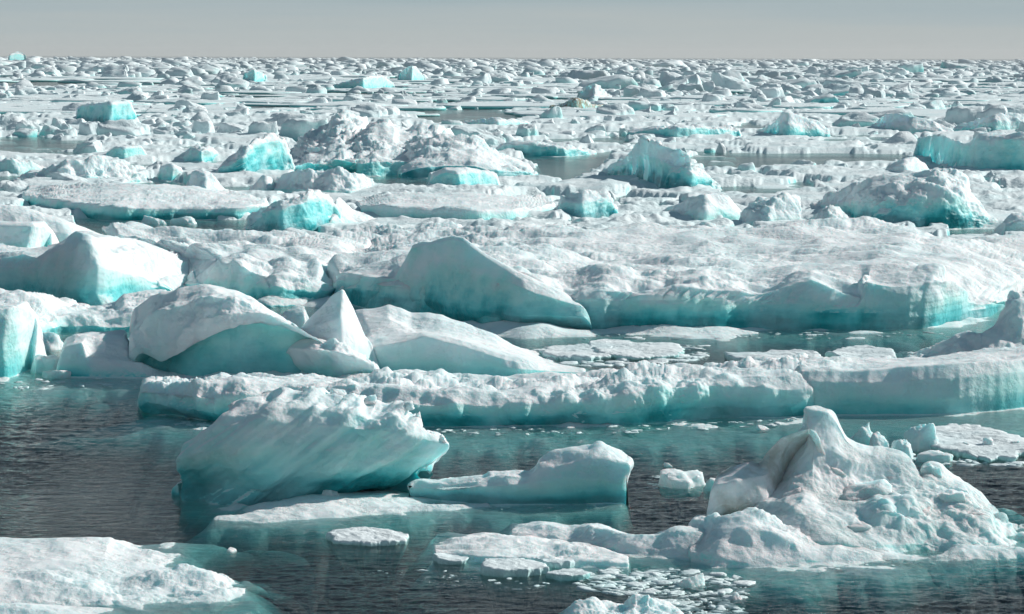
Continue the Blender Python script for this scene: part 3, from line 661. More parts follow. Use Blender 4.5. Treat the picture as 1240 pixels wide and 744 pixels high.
bergs = [
 ([(250,219),(300,219),(350,212)], [(250,217),(271,196),(290,182),(305,172),(320,163),(332,160),(345,165),(351,186)], .8, 'leaning teal berg with sunlit right rim in front of the great rubble mound', dict(blue=(1,.65,.1), stri=(math.radians(30),1.2,.25))),
 ([(304,284),(340,290),(375,288),(405,282)], [(303,262),(322,244),(345,240),(373,229),(395,231),(403,240)], .75, 'stocky pale turquoise berg with bright right side left of the tabular floe', dict(blue=(.9,.6,.1), rough=1)),
 ([(398,284),(430,280),(472,278)], [(400,250),(408,238),(430,252),(450,264),(471,277)], .5, 'white snow slope falling right from the stocky berg', dict(blue=(.6,.2,.0), rough=1)),
 ([(350,210),(380,213),(420,212),(474,209)], [(352,196),(358,182),(366,168),(376,161),(385,158),(396,152),(404,142),(414,137),(430,139),(444,148),(456,160),(466,176),(474,200)], .12, 'left knoll of the great rubble mound, tallest and snowiest', dict(blue=(.55,.15,.0), amp=.42, freq=.6, d=45, rough=1.3)),
 ([(440,214),(480,213),(530,212),(570,211)], [(436,162),(450,150),(468,146),(482,154),(496,156),(512,149),(522,152),(529,150),(549,162),(560,178),(572,200)], .15, 'middle hummock of the rubble mound with grey hollows', dict(blue=(.5,.2,.0), amp=.42, freq=.6, d=26, rough=1.3)),
 ([(486,216),(540,216),(600,216),(646,213)], [(488,190),(500,178),(520,170),(545,164),(579,168),(592,178),(606,185),(622,192),(640,199),(646,208)], .3, 'knobbly tail of the rubble mound dipping to the open lead', dict(blue=(.9,.3,.0), amp=.32, freq=.4, d=12, rough=1.3)),
 ([(356,202),(390,206),(430,204)], [(358,196),(372,182),(392,178),(410,182),(430,196)], .4, 'shaded bulge at the foot of the left knoll', dict(blue=(.4,.2,.0), amp=.3, d=1.5)),
 ([(518,235),(560,237),(602,232)], [(520,228),(525,209),(539,202),(560,204),(590,204),(601,210)], .78, 'square shouldered blue block in front of the rubble mound', dict(blue=(.7,.6,.3))),
 ([(736,212),(770,220),(800,232),(840,236),(866,230)], [(736,205),(757,190),(779,168),(795,172),(810,179),(827,180),(840,194),(852,204),(864,219)], .6, 'jagged peak with glowing turquoise hollow right of the open lead', dict(blue=(1,.55,.1), amp=.35)),
 ([(671,267),(705,270),(741,267)], [(671,250),(681,237),(708,233),(735,233),(741,248)], .7, 'low cracked blue block right of the smooth tabular floe', dict(blue=(.9,.6,.1), rough=1.2)),
 ([(1000,262),(1050,278),(1100,279),(1150,278),(1218,276)], [(985,244),(1030,226),(1071,212),(1118,208),(1145,203),(1160,204),(1171,213),(1172,232),(1193,250),(1217,273)], .55, 'broad double humped berg with turquoise hollow and bright right shoulder', dict(blue=(.95,.4,.08), amp=.3, d=6)),
 ([(1062,218),(1095,220),(1128,216)], [(1062,216),(1084,196),(1104,191),(1111,189),(1120,198),(1127,208)], .7, 'small sharp peak just behind the double humped berg', dict(blue=(.4,.2,.05))),
 ([(1112,192),(1150,206),(1180,211),(1240,213),(1300,213)], [(1114,166),(1140,163),(1158,170),(1172,175),(1184,162),(1210,160),(1240,161),(1300,162)], .85, 'long vivid blue ice wall at the right edge', dict(blue=(.95,.6,.15), amp=.15)),
 ([(1058,160),(1100,163),(1152,163)], [(1058,150),(1070,138),(1098,137),(1125,145),(1152,157)], .5, 'rubble ridge of snow beyond the vivid blue wall', dict(blue=(.3,.1,.0), rough=1.3)),
 ([(1158,160),(1200,163),(1260,162)], [(1159,152),(1193,142),(1213,136),(1240,138),(1260,140)], .6, 'grey blue ridge far behind the vivid blue wall', dict(blue=(.6,.45,.1), rough=1.1)),
 ([(915,163),(950,168),(1000,167)], [(916,160),(935,150),(949,136),(958,137),(969,141),(980,146),(989,144),(1000,155)], .55, 'twin peaked grey berg standing alone in the upper right', dict(blue=(.6,.4,.1), rough=1)),
 ([(955,276),(1000,281),(1046,277)], [(958,272),(980,262),(1003,250),(1013,251),(1023,257),(1044,273)], .5, 'snowy pyramid in front of the double humped berg', dict(blue=(.7,.3,.05))),
 ([(892,276),(930,278),(970,275)], [(894,267),(908,246),(930,242),(955,233),(966,240),(969,270)], .5, 'grainy white mound left of the snowy pyramid', dict(blue=(.3,.1,.0), rough=1.2)),
 ([(1216,290),(1250,290)], [(1218,270),(1232,262),(1250,262)], .8, 'grey block cut by the right edge below the double humped berg', dict(blue=(.4,.3,.1))),
 ([(94,150),(129,153),(170,151)], [(96,128),(120,124),(146,123),(158,122),(169,150)], .85, 'curved turquoise wall with fluted right end in the left distance', dict(blue=(.9,.6,.2))),
 ([(296,101),(308,102),(322,101)], [(297,88),(308,84),(320,89)], .9, 'small bright turquoise berg in the far left pack', dict(blue=(.8,.7,.4))),
 ([(11,76),(20,76),(31,76)], [(12,66),(22,62),(30,66)], .9, 'lone blue berg breaking the horizon at far left', dict(blue=(.8,.7,.4))),
 ([(484,99),(498,100),(514,99)], [(485,88),(495,80),(504,80),(513,92)], .85, 'rounded blue grey berg standing in the centre far pack', dict(blue=(.6,.5,.3))),
 ([(402,109),(440,110),(476,108)], [(404,102),(430,96),(452,92),(464,91),(475,100)], .8, 'low long blue berg left of the rounded far berg', dict(blue=(.6,.5,.3))),
 ([(700,122),(720,123),(742,121)], [(702,112),(712,102),(722,101),(741,118)], .3, 'bright white dome berg above the dark berg', dict(blue=(.1,.0,.0))),
 ([(666,135),(700,136),(738,133)], [(668,127),(684,126),(690,119),(712,121),(716,127),(738,126)], .8, 'dark dirty low berg beside the distant lead', dict(blue=(.7,.5,.2), dirt=1.)),
 ([(0,213),(25,213),(58,211)], [(-20,196),(10,192),(35,194),(56,204)], .9, 'low bright turquoise slab at the left edge beside open water', dict(blue=(.6,.35,.1))),
 ([(18,224),(80,226),(140,224),(182,221)], [(20,217),(60,200),(75,192),(90,196),(110,186),(125,188),(145,200),(182,219)], .35, 'pile of white rubble with small peaks behind the left tabular floe', dict(blue=(.6,.25,.05), amp=.4, rough=1.2)),
 ([(128,196),(150,197),(178,195)], [(130,182),(150,178),(170,176),(177,186)], .85, 'small teal slab right of the dark lead at left', dict(blue=(.8,.6,.2))),
 ([(194,219),(208,220),(223,218)], [(195,199),(206,198),(220,204),(222,217)], .8, 'small squared block beside the dark lead left of the leaning berg', dict(blue=(.5,.35,.1))),
 ([(226,236),(250,238),(284,236)], [(229,220),(237,209),(250,212),(281,232)], .4, 'small snowy peak standing on the left tabular floe', dict(blue=(.2,.1,.0))),
 ([(303,234),(322,236),(342,234)], [(305,226),(320,211),(328,214),(341,232)], .4, 'small pale cone left of the snow dome', dict(blue=(.3,.2,.0))),
 ([(335,236),(370,240),(430,240),(472,234)], [(337,214),(370,206),(410,206),(444,213),(470,228)], .4, 'smooth snow dome in front of the rubble mound', dict(blue=(.5,.2,.0))),
 ([(215,195),(245,197),(270,194)], [(217,188),(235,176),(250,178),(268,190)], .7, 'grey shaded block left of the leaning teal berg', dict(blue=(.5,.4,.1))),
 ([(808,268),(850,272),(900,268)], [(810,254),(835,240),(860,232),(885,238),(898,258)], .5, 'hummock of pale rubble below the jagged peak', dict(blue=(.5,.3,.05), rough=1.2)),
 ([(828,300),(870,308),(905,300)], [(830,282),(850,270),(880,274),(904,292)], .6, 'shaded low hump behind the dirty block', dict(blue=(.4,.3,.05))),
 ([(560,152),(600,156),(650,153)], [(562,148),(590,143),(625,144),(648,150)], .7, 'low snowy floe bank right of the distant lead', dict(blue=(.6,.4,.1))),
 ([(760,168),(820,170),(896,168)], [(762,158),(800,152),(850,151),(894,156)], .75, 'long floe bank with dark teal edge above the jagged peak', dict(blue=(1,.8,.3))),
 ([(600,188),(640,190),(690,190),(720,187)], [(600,182),(612,172),(640,170),(690,176),(720,184)], .7, 'blue edged floe bank right of the rubble mound top', dict(blue=(.9,.7,.2))),
]
for i, (ba, cr, fc, lab, kw) in enumerate(bergs):
    kw.setdefault('seed', 80+i); berg('iceberg', ba, cr, fc, lab, **kw)

# 12. loose chunks lying about the large pieces
for i, (px_, py_, w_, h_, bl_, lb) in enumerate([
 (878,300,70,20,.35,'low drifted slab on the snowfield right of the dirty block, blue on its shaded side'),(985,296,40,16,.1,'small snow hummock on the far right part of the snowfield'),
 (1070,290,60,14,.15,'flat snow hummock on the back edge of the central floe'),(760,292,44,14,.1,'small hummock on the back edge of the central snowfield'),
 (560,281,34,10,.1,'little hummock behind the fin peak'),(480,300,46,18,.1,'rounded chunk left of the fin peak'),(455,318,40,18,.15,'snowy lump at the left foot of the fin'),
 (430,300,30,14,.1,'small rubble chunk between the snow slope and the fin'),(440,330,26,12,.1,'little chunk frozen to the left tip of the central floe'),
 (1170,300,50,14,.2,'low mound near the right end of the snowfield'),(1010,322,50,14,.1,'rounded hump just behind the small peak on the cliff edge'),
 (1085,345,60,22,.15,'squared crusty lump on the right end of the cliff'),(1150,366,56,22,.1,'sunlit crumbly lump at the right tip of the central floe'),
 (120,400,40,12,.2,'small slab lying on the low floe near the arched berg'),(150,432,46,22,.1,'snowy bump against the left side of the arched berg'),
 (92,437,26,16,.3,'small pale block between the upright block and the sloping slab'),(66,459,36,10,.2,'low chunk awash at the foot of the upright block'),
 (325,410,26,14,.1,'little snow chunk at the right end of the snow hood'),(455,450,34,14,.15,'small lump at the right foot of the white pyramid'),
 (22,352,50,16,.1,'crumbly rim chunk at the left edge above the upright block'),(120,352,44,12,.1,'low rim chunk behind the low floe'),
 (208,350,40,14,.1,'small rim chunk just behind the top of the arched berg'),(186,272,32,10,.1,'tiny block in the dark lead below the left tabular floe'),
 (222,272,34,10,.1,'small pale block beside the tiny block in the dark lead'),(660,283,36,10,.1,'small chunk between the smooth tabular floe and the snowfield'),
 (700,286,30,10,.1,'small chunk on the slush right of the smooth tabular floe'),(1110,310,40,14,.15,'low hummock in front of the double humped berg'),
 (240,300,40,16,.3,'half buried block on the snow slope behind the long wedge'),(320,292,36,12,.1,'small hummock behind the ice spike')]):
    block('ice_chunk', px_, py_, w_, h_, 700+i, lb, blue=bl_, cat='ice chunk', cuts=5, rough=.13)


# ------------------------------------------------------------------ the pack
LEADS = [  # open water seen between the floes, outlines in the photograph's pixels
 [(-60,169),(60,168),(108,171),(120,178),(96,185),(-60,186)], [(152,221),(190,217),(232,221),(234,233),(160,234)], [(90,266),(308,266),(310,285),(100,284)],
 [(-60,214),(20,216),(35,222),(30,228),(-60,226)],
 [(616,186),(745,186),(730,200),(700,216),(640,218),(650,204)], [(832,188),(960,186),(1110,188),(1100,196),(980,203),(850,207)], [(470,134),(560,133),(668,135),(660,142),(600,148),(520,150)],
 [(860,228),(980,224),(990,234),(930,242),(870,238)], [(350,208),(520,209),(520,236),(460,234),(350,224)], [(1145,278),(1216,278),(1216,294),(1160,292)], [(560,210),(700,214),(690,224),(600,222)],
 [(660,168),(760,166),(765,172),(670,176)], [(900,150),(930,152),(925,158),(880,158)], [(1000,135),(1100,138),(1095,142),(1010,140)], [(180,128),(330,127),(420,130),(330,133),(200,132)],
 [(-60,346),(60,350),(60,362),(-60,360)], [(40,352),(260,340),(420,346),(420,420),(40,420)], [(410,380),(1300,380),(1300,480),(410,480)],
]
def in_poly(x, y, poly):
    p = np.array(poly, float); q = np.roll(p, -1, 0); c = np.zeros(x.shape, bool)
    for (x1, y1), (x2, y2) in zip(p, q):
        if y1 == y2: continue
        c ^= ((y1 > y) != (y2 > y)) & (x < (x2-x1)*(y-y1)/(y2-y1)+x1)
    return c
def in_leads(x, y, j=0.):
    m = np.zeros(x.shape, bool)
    for L_ in LEADS: m |= in_poly(x, y, L_)
    return m
def project(P):
    d = (P - [0, 0, HC]) @ RN
    return CX - d[..., 0]/d[..., 2]*F, CY + d[..., 1]/d[..., 2]*F
def voronoi(X, Y, size, seed):
    gx, gy = np.floor(X/size).astype(int), np.floor(Y/size).astype(int)
    f1 = np.full(X.shape, 9e9); f2 = f1.copy(); cid = np.zeros(X.shape)
    def h(a, b, k): return np.mod(np.sin(a*127.1+b*311.7+k*74.7+seed)*43758.5453, 1)
    for dx in (-1, 0, 1):
        for dy in (-1, 0, 1):
            a, b_ = gx+dx, gy+dy
            px = (a+.1+.8*h(a, b_, 0))*size; py = (b_+.1+.8*h(a, b_, 1))*size
            d = np.hypot(X-px, Y-py); r = h(a, b_, 2)
            new = d < f1; f2 = np.where(new, f1, np.minimum(f2, d)); cid = np.where(new, r, cid); f1 = np.where(new, d, f1)
    return f1/size, f2/size, cid
# close field: one rough sheet of frozen-together rubble with leads through it
ys = np.arange(128, 352, .5); xs = np.arange(-300, 1541, 1.35)
gx, gy = np.meshgrid(xs, ys, indexing='ij')
P = ground(gx, gy); X, Y = P[..., 0], P[..., 1]
Pn = P*1.0
wx = fbm(P*.12, 3)*4; wy = fbm(P*.12+40, 3)*4
f1, f2, cid = voronoi(X+wx, (Y+wy)*.8, 15., 3.1); g1, g2, cid2 = voronoi(X+wx*.5, (Y+wy*.5), 4.5, 9.7)
floe = sstep(f2-f1, .045, .085)*(cid > .2); small = sstep(g2-g1, .06, .12)*(cid2 > .35)
jx = fbm(P*.09+7, 3)*22; jy = fbm(P*.09+77, 3)*9
lead = in_leads(gx+jx, gy+jy*.8)
patch = sstep(fbm(P*.06+15, 3), -.05, .3)
top = .25+.6*cid + fbm(P*.18, 3)*.55 + np.clip(fbm(P*.5, 4, .55, 'b'), -.15, 1)*(.12+.6*patch)
ridge = np.clip(fbm(P*.11+5, 3, .5, 'r'), 0, 1); top = top + ridge*fbm(P*.45+3, 3, .6, 'b')*2.2 + ridge*.7
sm_ = .15+.25*cid2 + fbm(P*1.1, 3, .6, 'b')*.25
Z = np.where(floe > .01, floe*np.maximum(top, .12) - (1-floe)*.3, small*sm_-.3*(1-small))
Z = np.where(lead, np.where(cid2 > .93, small*.2-.1, -.5), Z)
Z = gsmooth(gsmooth(Z, 2, 1), 1, 0)
P = np.stack([X, Y, Z], -1)
blue = np.clip(.95-Z*.6+fbm(P*.3, 2)*.3, 0, 1)
o = mesh_obj('pack_ice', P.reshape(-1, 3), grid_faces(len(xs), len(ys), True), SNOWICE, blue, np.zeros(blue.size), origin=(0, 0, 0))
tag(o, 'broken pack ice sheet reaching away between the bergs', 'pack ice', kind='stuff')

# lumps: the largest in view are objects, the countless rest is one mass
rs = np.random.RandomState(11)
SH = {s: [block_shape(200+i+50*s, s, cuts=8, rough=.13) for i in range(14)] for s in (1, 2, 3, 4)}
def sample(n, Ya, Yb, p=1.0):
    u = rs.uniform(0, 1, n); Yv = (Ya**(p+1) + u*(Yb**(p+1)-Ya**(p+1)))**(1/(p+1))
    Xv = rs.uniform(-.195, .195, n)*Yv*np.where(rs.uniform(size=n) < .12, 1.3, 1); return Xv, Yv
def far_lead(x, y):
    q = np.stack([x*.0035, y*.0011, x*0+4], -1); return (np.abs(fbm(q, 3)) < .030) & (y > 480)
rows_ = []
for n, Ya, Yb, hm, hs, wr in [(600, 150, 420, .5, .6, 2.0), (3800, 380, 1000, .7, .65, 2.3), (13000, 1000, 3000, 1.35, .6, 2.6), (21000, 3000, 14000, 2.2, .5, 3.6)]:
    Xv, Yv = sample(n, Ya, Yb, .6 if Ya > 900 else 1.)
    h = np.minimum(hm*np.exp(rs.normal(size=n)*hs), hm*3.6); wd = h*wr*rs.uniform(.55, 1.5, n)/1.6
    rows_.append(np.stack([Xv, Yv, h, wd], -1))
LU = np.concatenate(rows_)
px, py = project(np.stack([LU[:, 0], LU[:, 1], np.zeros(len(LU))], -1))
clump = fbm(np.stack([LU[:, 0]*.02, LU[:, 1]*.008, LU[:, 0]*0], -1), 2)
cl2 = fbm(np.stack([LU[:, 0]*.006+9, LU[:, 1]*.002, LU[:, 0]*0+3], -1), 3); LU[:, 2:4] *= np.clip(1+1.5*cl2, .35, 1.9)[:, None]
keep = ~in_leads(px, py) & ~in_leads(px, py-3) & (rs.uniform(size=len(LU)) < .55+2.2*clump+1.2*cl2) & ~far_lead(LU[:, 0], LU[:, 1])
LU, px, py = LU[keep], px[keep], py[keep]
size_px = LU[:, 2]/LU[:, 1]*F
# keep clear of the large pieces' fronts
order = np.argsort(-(size_px*LU[:, 3]/LU[:, 1]*F))
NOBJ = 170
def kind_of(bl, s): return ('turquoise' if bl > .62 else 'pale blue' if bl > .38 else 'white'), ('large' if s > 13 else 'mid-sized' if s > 9 else 'small')
ZONES = [(112, 'in the far pack below the horizon'), (150, 'in the pack beyond the great rubble mound'), (205, 'among the floes around the open leads'), (400, 'on the rough ice around the tabular floes')]
picked = order[:NOBJ]; rest = order[NOBJ:]
for i in picked:
    x, y, h, wd = LU[i]; s = size_px[i]; sh = rs.randint(14); V, Fc = SH[4][sh]; bl = rs.choice([.1, .25, .5, .75], p=[.4, .25, .2, .15])
    a = rs.uniform(-.5, .5); m = np.array([[math.cos(a), -math.sin(a)], [math.sin(a), math.cos(a)]])
    Q = V*[wd, wd*rs.uniform(.6, 1.1), h*1.1]; Q[:, :2] = Q[:, :2] @ m.T; Q[:, 0] *= rs.choice([-1, 1]); 
    F2 = Fc if np.linalg.det(np.eye(2)) > 0 else Fc
    b_ = block_blue(V, bl, i)
    Q = Q + [x, y, .15]
    o = mesh_obj('ice_chunk', Q, Fc, SNOWICE, b_, origin=(x, y, 0))
    col_, sz_ = kind_of(bl, s); zn = next(z for lim, z in ZONES if py[i] < lim)
    tag(o, f'{sz_} {col_} ice chunk {zn}', 'ice chunk', f'{sz_} {col_} chunks {zn}')
def mass(name, idx, label, zoff=.1):
    VV, FF, BB, off = [], [], [], 0
    yy = LU[idx, 1]
    for grp, lev in ((yy < 900, 3), ((yy >= 900) & (yy < 2600), 2), (yy >= 2600, 1)):
        ids = np.asarray(idx)[grp]; shp = rs.randint(0, 14, len(ids))
        for k in range(14):
            sel = ids[shp == k]
            if not len(sel): continue
            V, Fc = SH[lev][k]; m = len(sel); a = rs.uniform(-.7, .7, m); fl = rs.choice([-1., 1.], m)
            w_ = LU[sel, 3][:, None]; dp = w_*rs.uniform(.55, 1.1, m)[:, None]
            x0 = V[None, :, 0]*w_; y0 = V[None, :, 1]*dp
            xr = x0*np.cos(a)[:, None]-y0*np.sin(a)[:, None]; yr = x0*np.sin(a)[:, None]+y0*np.cos(a)[:, None]
            Q = np.stack([xr+LU[sel, 0][:, None], yr+LU[sel, 1][:, None], V[None, :, 2]*LU[sel, 2][:, None]+zoff], -1)
            bl = rs.choice([.05, .25, .5, .8], m, p=[.45, .25, .2, .1])[:, None]*np.clip(1.15-LU[sel, 1]/6000, .25, 1)[:, None]  # blueness fades with distance, haze put into the colour
            B_ = np.clip(bl*(1.1-.85*np.clip(V[None, :, 2], -1, 1)), 0, 1)
            VV.append(Q.reshape(-1, 3)); BB.append(B_.ravel()); FF.append((Fc[None]+(np.arange(m)*len(V))[:, None, None]+off).reshape(-1, 3)); off += m*len(V)
    o = mesh_obj(name, np.concatenate(VV), np.concatenate(FF), SNOWICE, np.concatenate(BB), origin=(0, 0, 0))
    tag(o, label, 'pack ice', kind='stuff')
mass('ice_rubble', rest, 'countless small ice lumps strewn over the pack')
# far floes: flat plates to the horizon
def plates(name, bands, label):
    VV, FF, BB, off = [], [], [], 0
    for n, Ya, Yb, rm, hh, nth in bands:
        Xv, Yv = sample(n, Ya, Yb, 1.)
        p_, q_ = project(np.stack([Xv, Yv, Xv*0], -1)); ok = ~in_leads(p_, q_) & ~far_lead(Xv, Yv); Xv, Yv = Xv[ok], Yv[ok]; n = len(Xv)
        for k in range(12):
            sel = np.arange(n) % 12 == k; m = sel.sum(); V, Fc = plate_shape(500+k, nth, 14)
            r = rm*np.exp(rs.normal(size=m)*.45)[:, None]; a = rs.uniform(0, 6.28, m)[:, None]; V = V[:]; h = (hh*rs.uniform(.5, 1.5, m))[:, None]
            nz = fbm(V*4+k, 3, .6, 'b')*.5+fbm(V*1.5+k, 2)*.5
            xr = V[:, 0]*np.cos(a)-V[:, 1]*np.sin(a); yr = V[:, 0]*np.sin(a)+V[:, 1]*np.cos(a)
            Z = np.where(V[:, 2] > 0, (V[:, 2]+nz*(V[:, 2] > .9))*h, V[:, 2]*.4)
            Q = np.stack([xr*r+Xv[sel][:, None], yr*r*.9+Yv[sel][:, None], Z], -1)
            VV.append(Q.reshape(-1, 3)); BB.append(np.repeat(.95-.5*np.clip(V[:, 2], 0, 1)[None], m, 0).ravel())
            FF.append((Fc[None]+(np.arange(m)*len(V))[:, None, None]+off).reshape(-1, 4)); off += m*len(V)
    o = mesh_obj(name, np.concatenate(VV), np.concatenate(FF), SNOWICE, np.concatenate(BB), origin=(0, 0, 0))
    tag(o, label, 'pack ice', kind='stuff')
plates('distant_pack_ice', [(1100, 560, 1300, 9, .7, 26), (2100, 1200, 4000, 19, 1.0, 18), (2000, 4000, 14000, 50, 1.5, 14)], 'far field of flat floes reaching the horizon')
# slush and brash around the near pieces
def brash(name, poly, n, smin, smax, label, seed=0):
    r2 = np.random.RandomState(seed); pl = np.array(poly, float); VV, FF, BB, off = [], [], [], 0
    lo, hi = pl.min(0), pl.max(0); c = 0
    while c < n:
        p = r2.uniform(lo, hi)
        if not in_poly(np.array([p[0]]), np.array([p[1]]), poly)[0]: continue
        c += 1; V, Fc = SH[2][r2.randint(14)]; g = gpt(*p); s = smin*(smax/smin)**(r2.uniform()**2.2); hh = s*r2.uniform(.15, .5)
        a = r2.uniform(0, 6.28); x = V[:, 0]*s; y = V[:, 1]*s*.8
        y = y*r2.uniform(.4, 1.2); hh = min(hh*.45, .08)
        VV.append(np.stack([x*math.cos(a)-y*math.sin(a)+g[0], x*math.sin(a)+y*math.cos(a)+g[1], V[:, 2]*hh-.012], -1)); FF.append(Fc+off); off += len(V); BB.append(np.full(len(V), .1))
    o = mesh_obj(name, np.concatenate(VV), np.concatenate(FF), SNOWICE, np.concatenate(BB), origin=(0, 0, 0)); tag(o, label, 'brash ice', kind='stuff')
brash('brash_ice', [(690,692),(760,688),(850,690),(905,700),(900,748),(840,748),(790,730),(700,712)], 1300, .02, .34, 'slush of small ice bits around the crumbly floe', 1)
brash('brash_ice', [(640,420),(850,418),(860,436),(700,446)], 700, .04, .7, 'scattered brash between the central floe and long rubble floe', 2)
brash('brash_ice', [(1040,545),(1140,552),(1240,560),(1240,566),(1040,560)], 300, .03, .35, 'slush around the low white floe', 3)
brash('brash_ice', [(785,575),(880,585),(880,594),(785,592)], 60, .03, .2, 'bits of slush around the ribbed growler', 4)
brash('brash_ice', [(300,600),(460,590),(480,600),(320,612)], 120, .03, .2, 'slush on the foot of the turquoise berg', 5)
brash('brash_ice', [(200,506),(500,517),(800,514),(985,504),(985,512),(800,524),(500,528),(210,512)], 420, .03, .3, 'slush trailing along the front of the long rubble floe', 6)
brash('brash_ice', [(0,457),(170,458),(330,460),(330,464),(170,472),(0,474)], 200, .03, .3, 'slush trailing along the left group of bergs', 7)
brash('brash_ice', [(500,402),(820,402),(1150,402),(1150,408),(820,412),(500,408)], 260, .04, .4, 'slush trailing along the central floe', 8)
brash('brash_ice', [(560,606),(740,614),(740,620),(560,616)], 90, .02, .16, 'slush below the low berg with the raised head', 9)
brash('brash_ice', [(1000,684),(1130,670),(1238,664),(1238,672),(1120,682),(1000,692)], 160, .02, .2, 'slush lapping the weathered berg', 10)
brash('brash_ice', [(440,690),(560,690),(700,700),(640,716),(480,704)], 110, .015, .16, 'stray slush left of the crumbly floe', 11)
for i, (px_, py_, w_, d_, h_, lb) in enumerate([(700,437,90,6,.16,'low slush floe touching the tapering berg tip'),(775,436,110,6,.18,'flat slush floe behind the long rubble floe'),(740,426,60,4,.14,'small flat floe behind the two slush floes'),(940,444,120,5,.25,'thin white floe pressed behind the long rubble floe'),(1050,440,90,5,.25,'thin crumbly floe behind the tall slab floe')]):
    plate('ice_floe', px_, py_, w_, d_, h_, 300+i, lb, blue=.35, lump=.05)

# a thin sea haze lying over the far pack
hz = bpy.data.materials.new('sea_haze'); t_ = nt(hz); vb = t_.nodes.new('ShaderNodeVolumeScatter'); vb.inputs['Density'].default_value = 3.2e-5; vb.inputs['Color'].default_value = (.96, .98, 1, 1); vb.inputs['Anisotropy'].default_value = .2
t_.links.new(vb.outputs[0], t_.nodes.new('ShaderNodeOutputMaterial').inputs['Volume'])
hx, hy0, hy1, hzt = 9000, 900, 16000, 60
HV = np.array([[x, y, z] for x in (-hx, hx) for y in (hy0, hy1) for z in (-.2, hzt)], float)
HF = np.array([[0, 1, 3, 2], [4, 6, 7, 5], [0, 4, 5, 1], [2, 3, 7, 6], [0, 2, 6, 4], [1, 5, 7, 3]])
tag(mesh_obj('sea_haze', HV, HF, hz, origin=(0, 0, 0), smooth=False), 'thin haze over the far pack ice', 'haze', kind='stuff')


# ------------------------------------------------------------------ sea
def big_plane(name, z, mat, y0=20, y1=90000, sub=None):
    ys = np.array([y0, 60, 200, 600, 2000, 8000, 30000, y1], float); xs = np.linspace(-1, 1, 9)
    V = np.stack(np.meshgrid(xs, ys, indexing='ij'), -1).reshape(-1, 2)
    X = V[:, 0]*(V[:, 1]*1.0+150); V = np.stack([X, V[:, 1], np.full(len(V), z)], -1)
    return tag(mesh_obj(name, V, grid_faces(9, 8), mat, origin=(0, 0, 0)), kind='structure')
def make_sea():
    near = ground(np.full(700, 620.), np.linspace(790, 415, 700))[:, 1]
    ys = np.concatenate([[-60, 0, 30, 48], near, near[-1]*np.array([1.05, 1.15, 1.4, 2, 4, 12, 50, 200, 800])])
    sl = np.concatenate([[-1.6, -.8, -.4], np.linspace(-.225, .225, 1000), [.4, .8, 1.6]])
    X = sl[:, None]*np.maximum(ys, 55.)[None] + np.sign(sl[:, None])*(np.abs(sl[:, None]) > .3)*100; Y = np.repeat(ys[None], len(sl), 0)
    P = np.stack([X, Y, X*0], -1); wz = np.zeros(X.shape, np.float32)
    act = (Y > 50) & (Y < near[-1]) & (np.abs(X/np.maximum(Y, 55)) < .224); Q = P[act]
    fade = sstep(Q[:, 1], 50, 56)*(1-sstep(Q[:, 1], 88, near[-1]))
    gust = .35+1.15*sstep(fbm(Q*[.07, .035, 1], 3), -.3, .3)
    h = fbm(Q*[.55, 1.0, 1]+[3, 5, 0], 2)*.06 + fbm(Q*[1.5, 2.4, 1]+9, 3, .55, 'r')*.045
    wz[act] = h*fade*gust; P[..., 2] = wz
    return tag(mesh_obj('sea', P.reshape(-1, 3), grid_faces(len(sl), len(ys)), water_material(), origin=(0, 0, 0)), kind='structure')
make_sea()
big_plane('deep_water_plane', -7.0, flat_material('deep_sea', (.085, .088, .084)), y0=-60)  # added grey plane, no real bottom; stands in for light from deep water

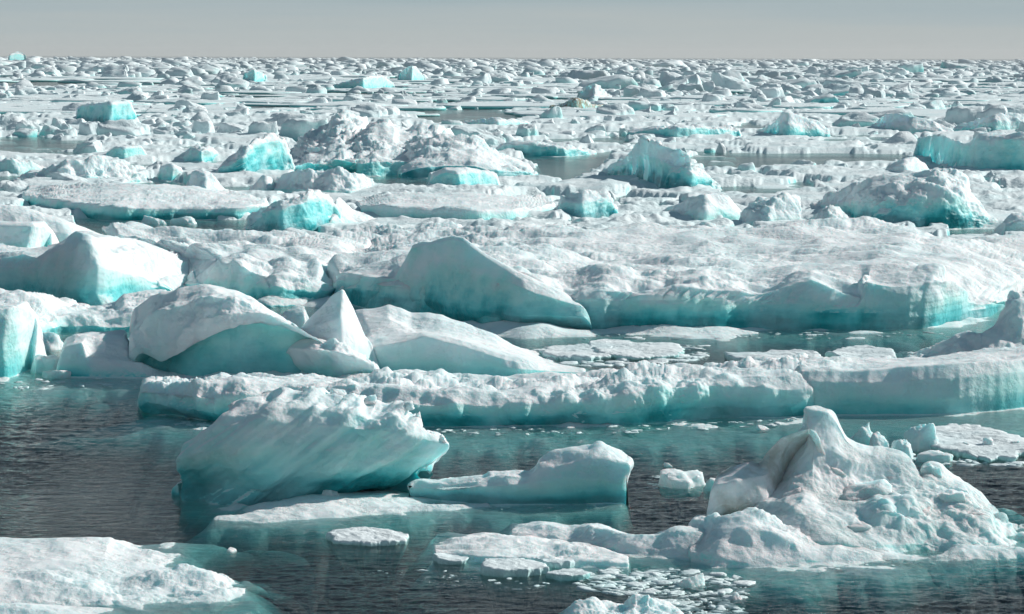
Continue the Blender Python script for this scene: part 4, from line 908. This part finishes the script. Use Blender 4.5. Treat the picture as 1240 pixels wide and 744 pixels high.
# ------------------------------------------------------------------ light
SUN_EL, SUN_AZ = math.radians(30), math.radians(60)       # azimuth clockwise from +Y (away from the camera)
sd = Vector((math.sin(SUN_AZ)*math.cos(SUN_EL), math.cos(SUN_AZ)*math.cos(SUN_EL), math.sin(SUN_EL)))
sun = bpy.data.lights.new('sun', 'SUN'); so = bpy.data.objects.new('sun', sun); S.collection.objects.link(so)
so.rotation_euler = (-sd).to_track_quat('-Z', 'Y').to_euler(); so.location = (60, 40, 60)
sun.energy = 4.7; sun.angle = math.radians(.9); sun.color = (1, .965, .915)
w = bpy.data.worlds.new('World'); S.world = w; w.use_nodes = True; t = w.node_tree; t.nodes.clear(); b = NB(t)
sky = b.n('ShaderNodeTexSky', sky_type='NISHITA', sun_disc=False, sun_elevation=SUN_EL, sun_rotation=SUN_AZ, air_density=1.0, dust_density=.6, ozone_density=2.0)
dirn = b.n('ShaderNodeTexCoord').outputs['Generated']
el = b.n('ShaderNodeSeparateXYZ', i_0=dirn).outputs['Z']
mp = b.n('ShaderNodeMapping', i_Vector=dirn, i_Scale=(3, 3, 60)).outputs[0]
cl = b.n('ShaderNodeTexNoise', i_Vector=mp, i_Scale=2.2, i_Detail=5.0, i_Roughness=.55).outputs['Fac']
haze = b.ramp(b.mr(b.m('ADD', el, b.m('MULTIPLY', b.m('SUBTRACT', cl, .5), .022)), 0.0, .032, smooth=False),
              [(0, (5.05, 5.5, 5.5)), (.3, (4.9, 5.5, 5.55)), (.5, (4.4, 5.25, 5.5)), (.75, (4.0, 5.0, 5.35)), (1, (4.3, 5.1, 5.3))])
fac = b.mr(el, .03, .5, 1.0, 0.5)
col = b.mix(fac, sky.outputs[0], haze)
tint = b.mix(b.mr(el, .12, .6), (1, 1, 1, 1), (.64, .92, 1.12, 1))
up0 = b.n('ShaderNodeVectorMath', operation='MULTIPLY', i_0=col, i_1=tint).outputs[0]; col = up0
up = b.n('ShaderNodeVectorMath', operation='SCALE'); t.links.new(col, up.inputs[0]); t.links.new(b.mr(el, .18, .5, 1.0, .38), up.inputs['Scale']); col = up.outputs[0]
bg = b.n('ShaderNodeBackground', i_Color=col, i_Strength=.09)
t.links.new(bg.outputs[0], b.n('ShaderNodeOutputWorld').inputs[0])
S.view_settings.view_transform = 'Standard'; S.view_settings.look = 'None'; S.view_settings.exposure = 0
S.cycles.max_bounces = 6; S.cycles.transparent_max_bounces = 8; S.cycles.use_denoising = True
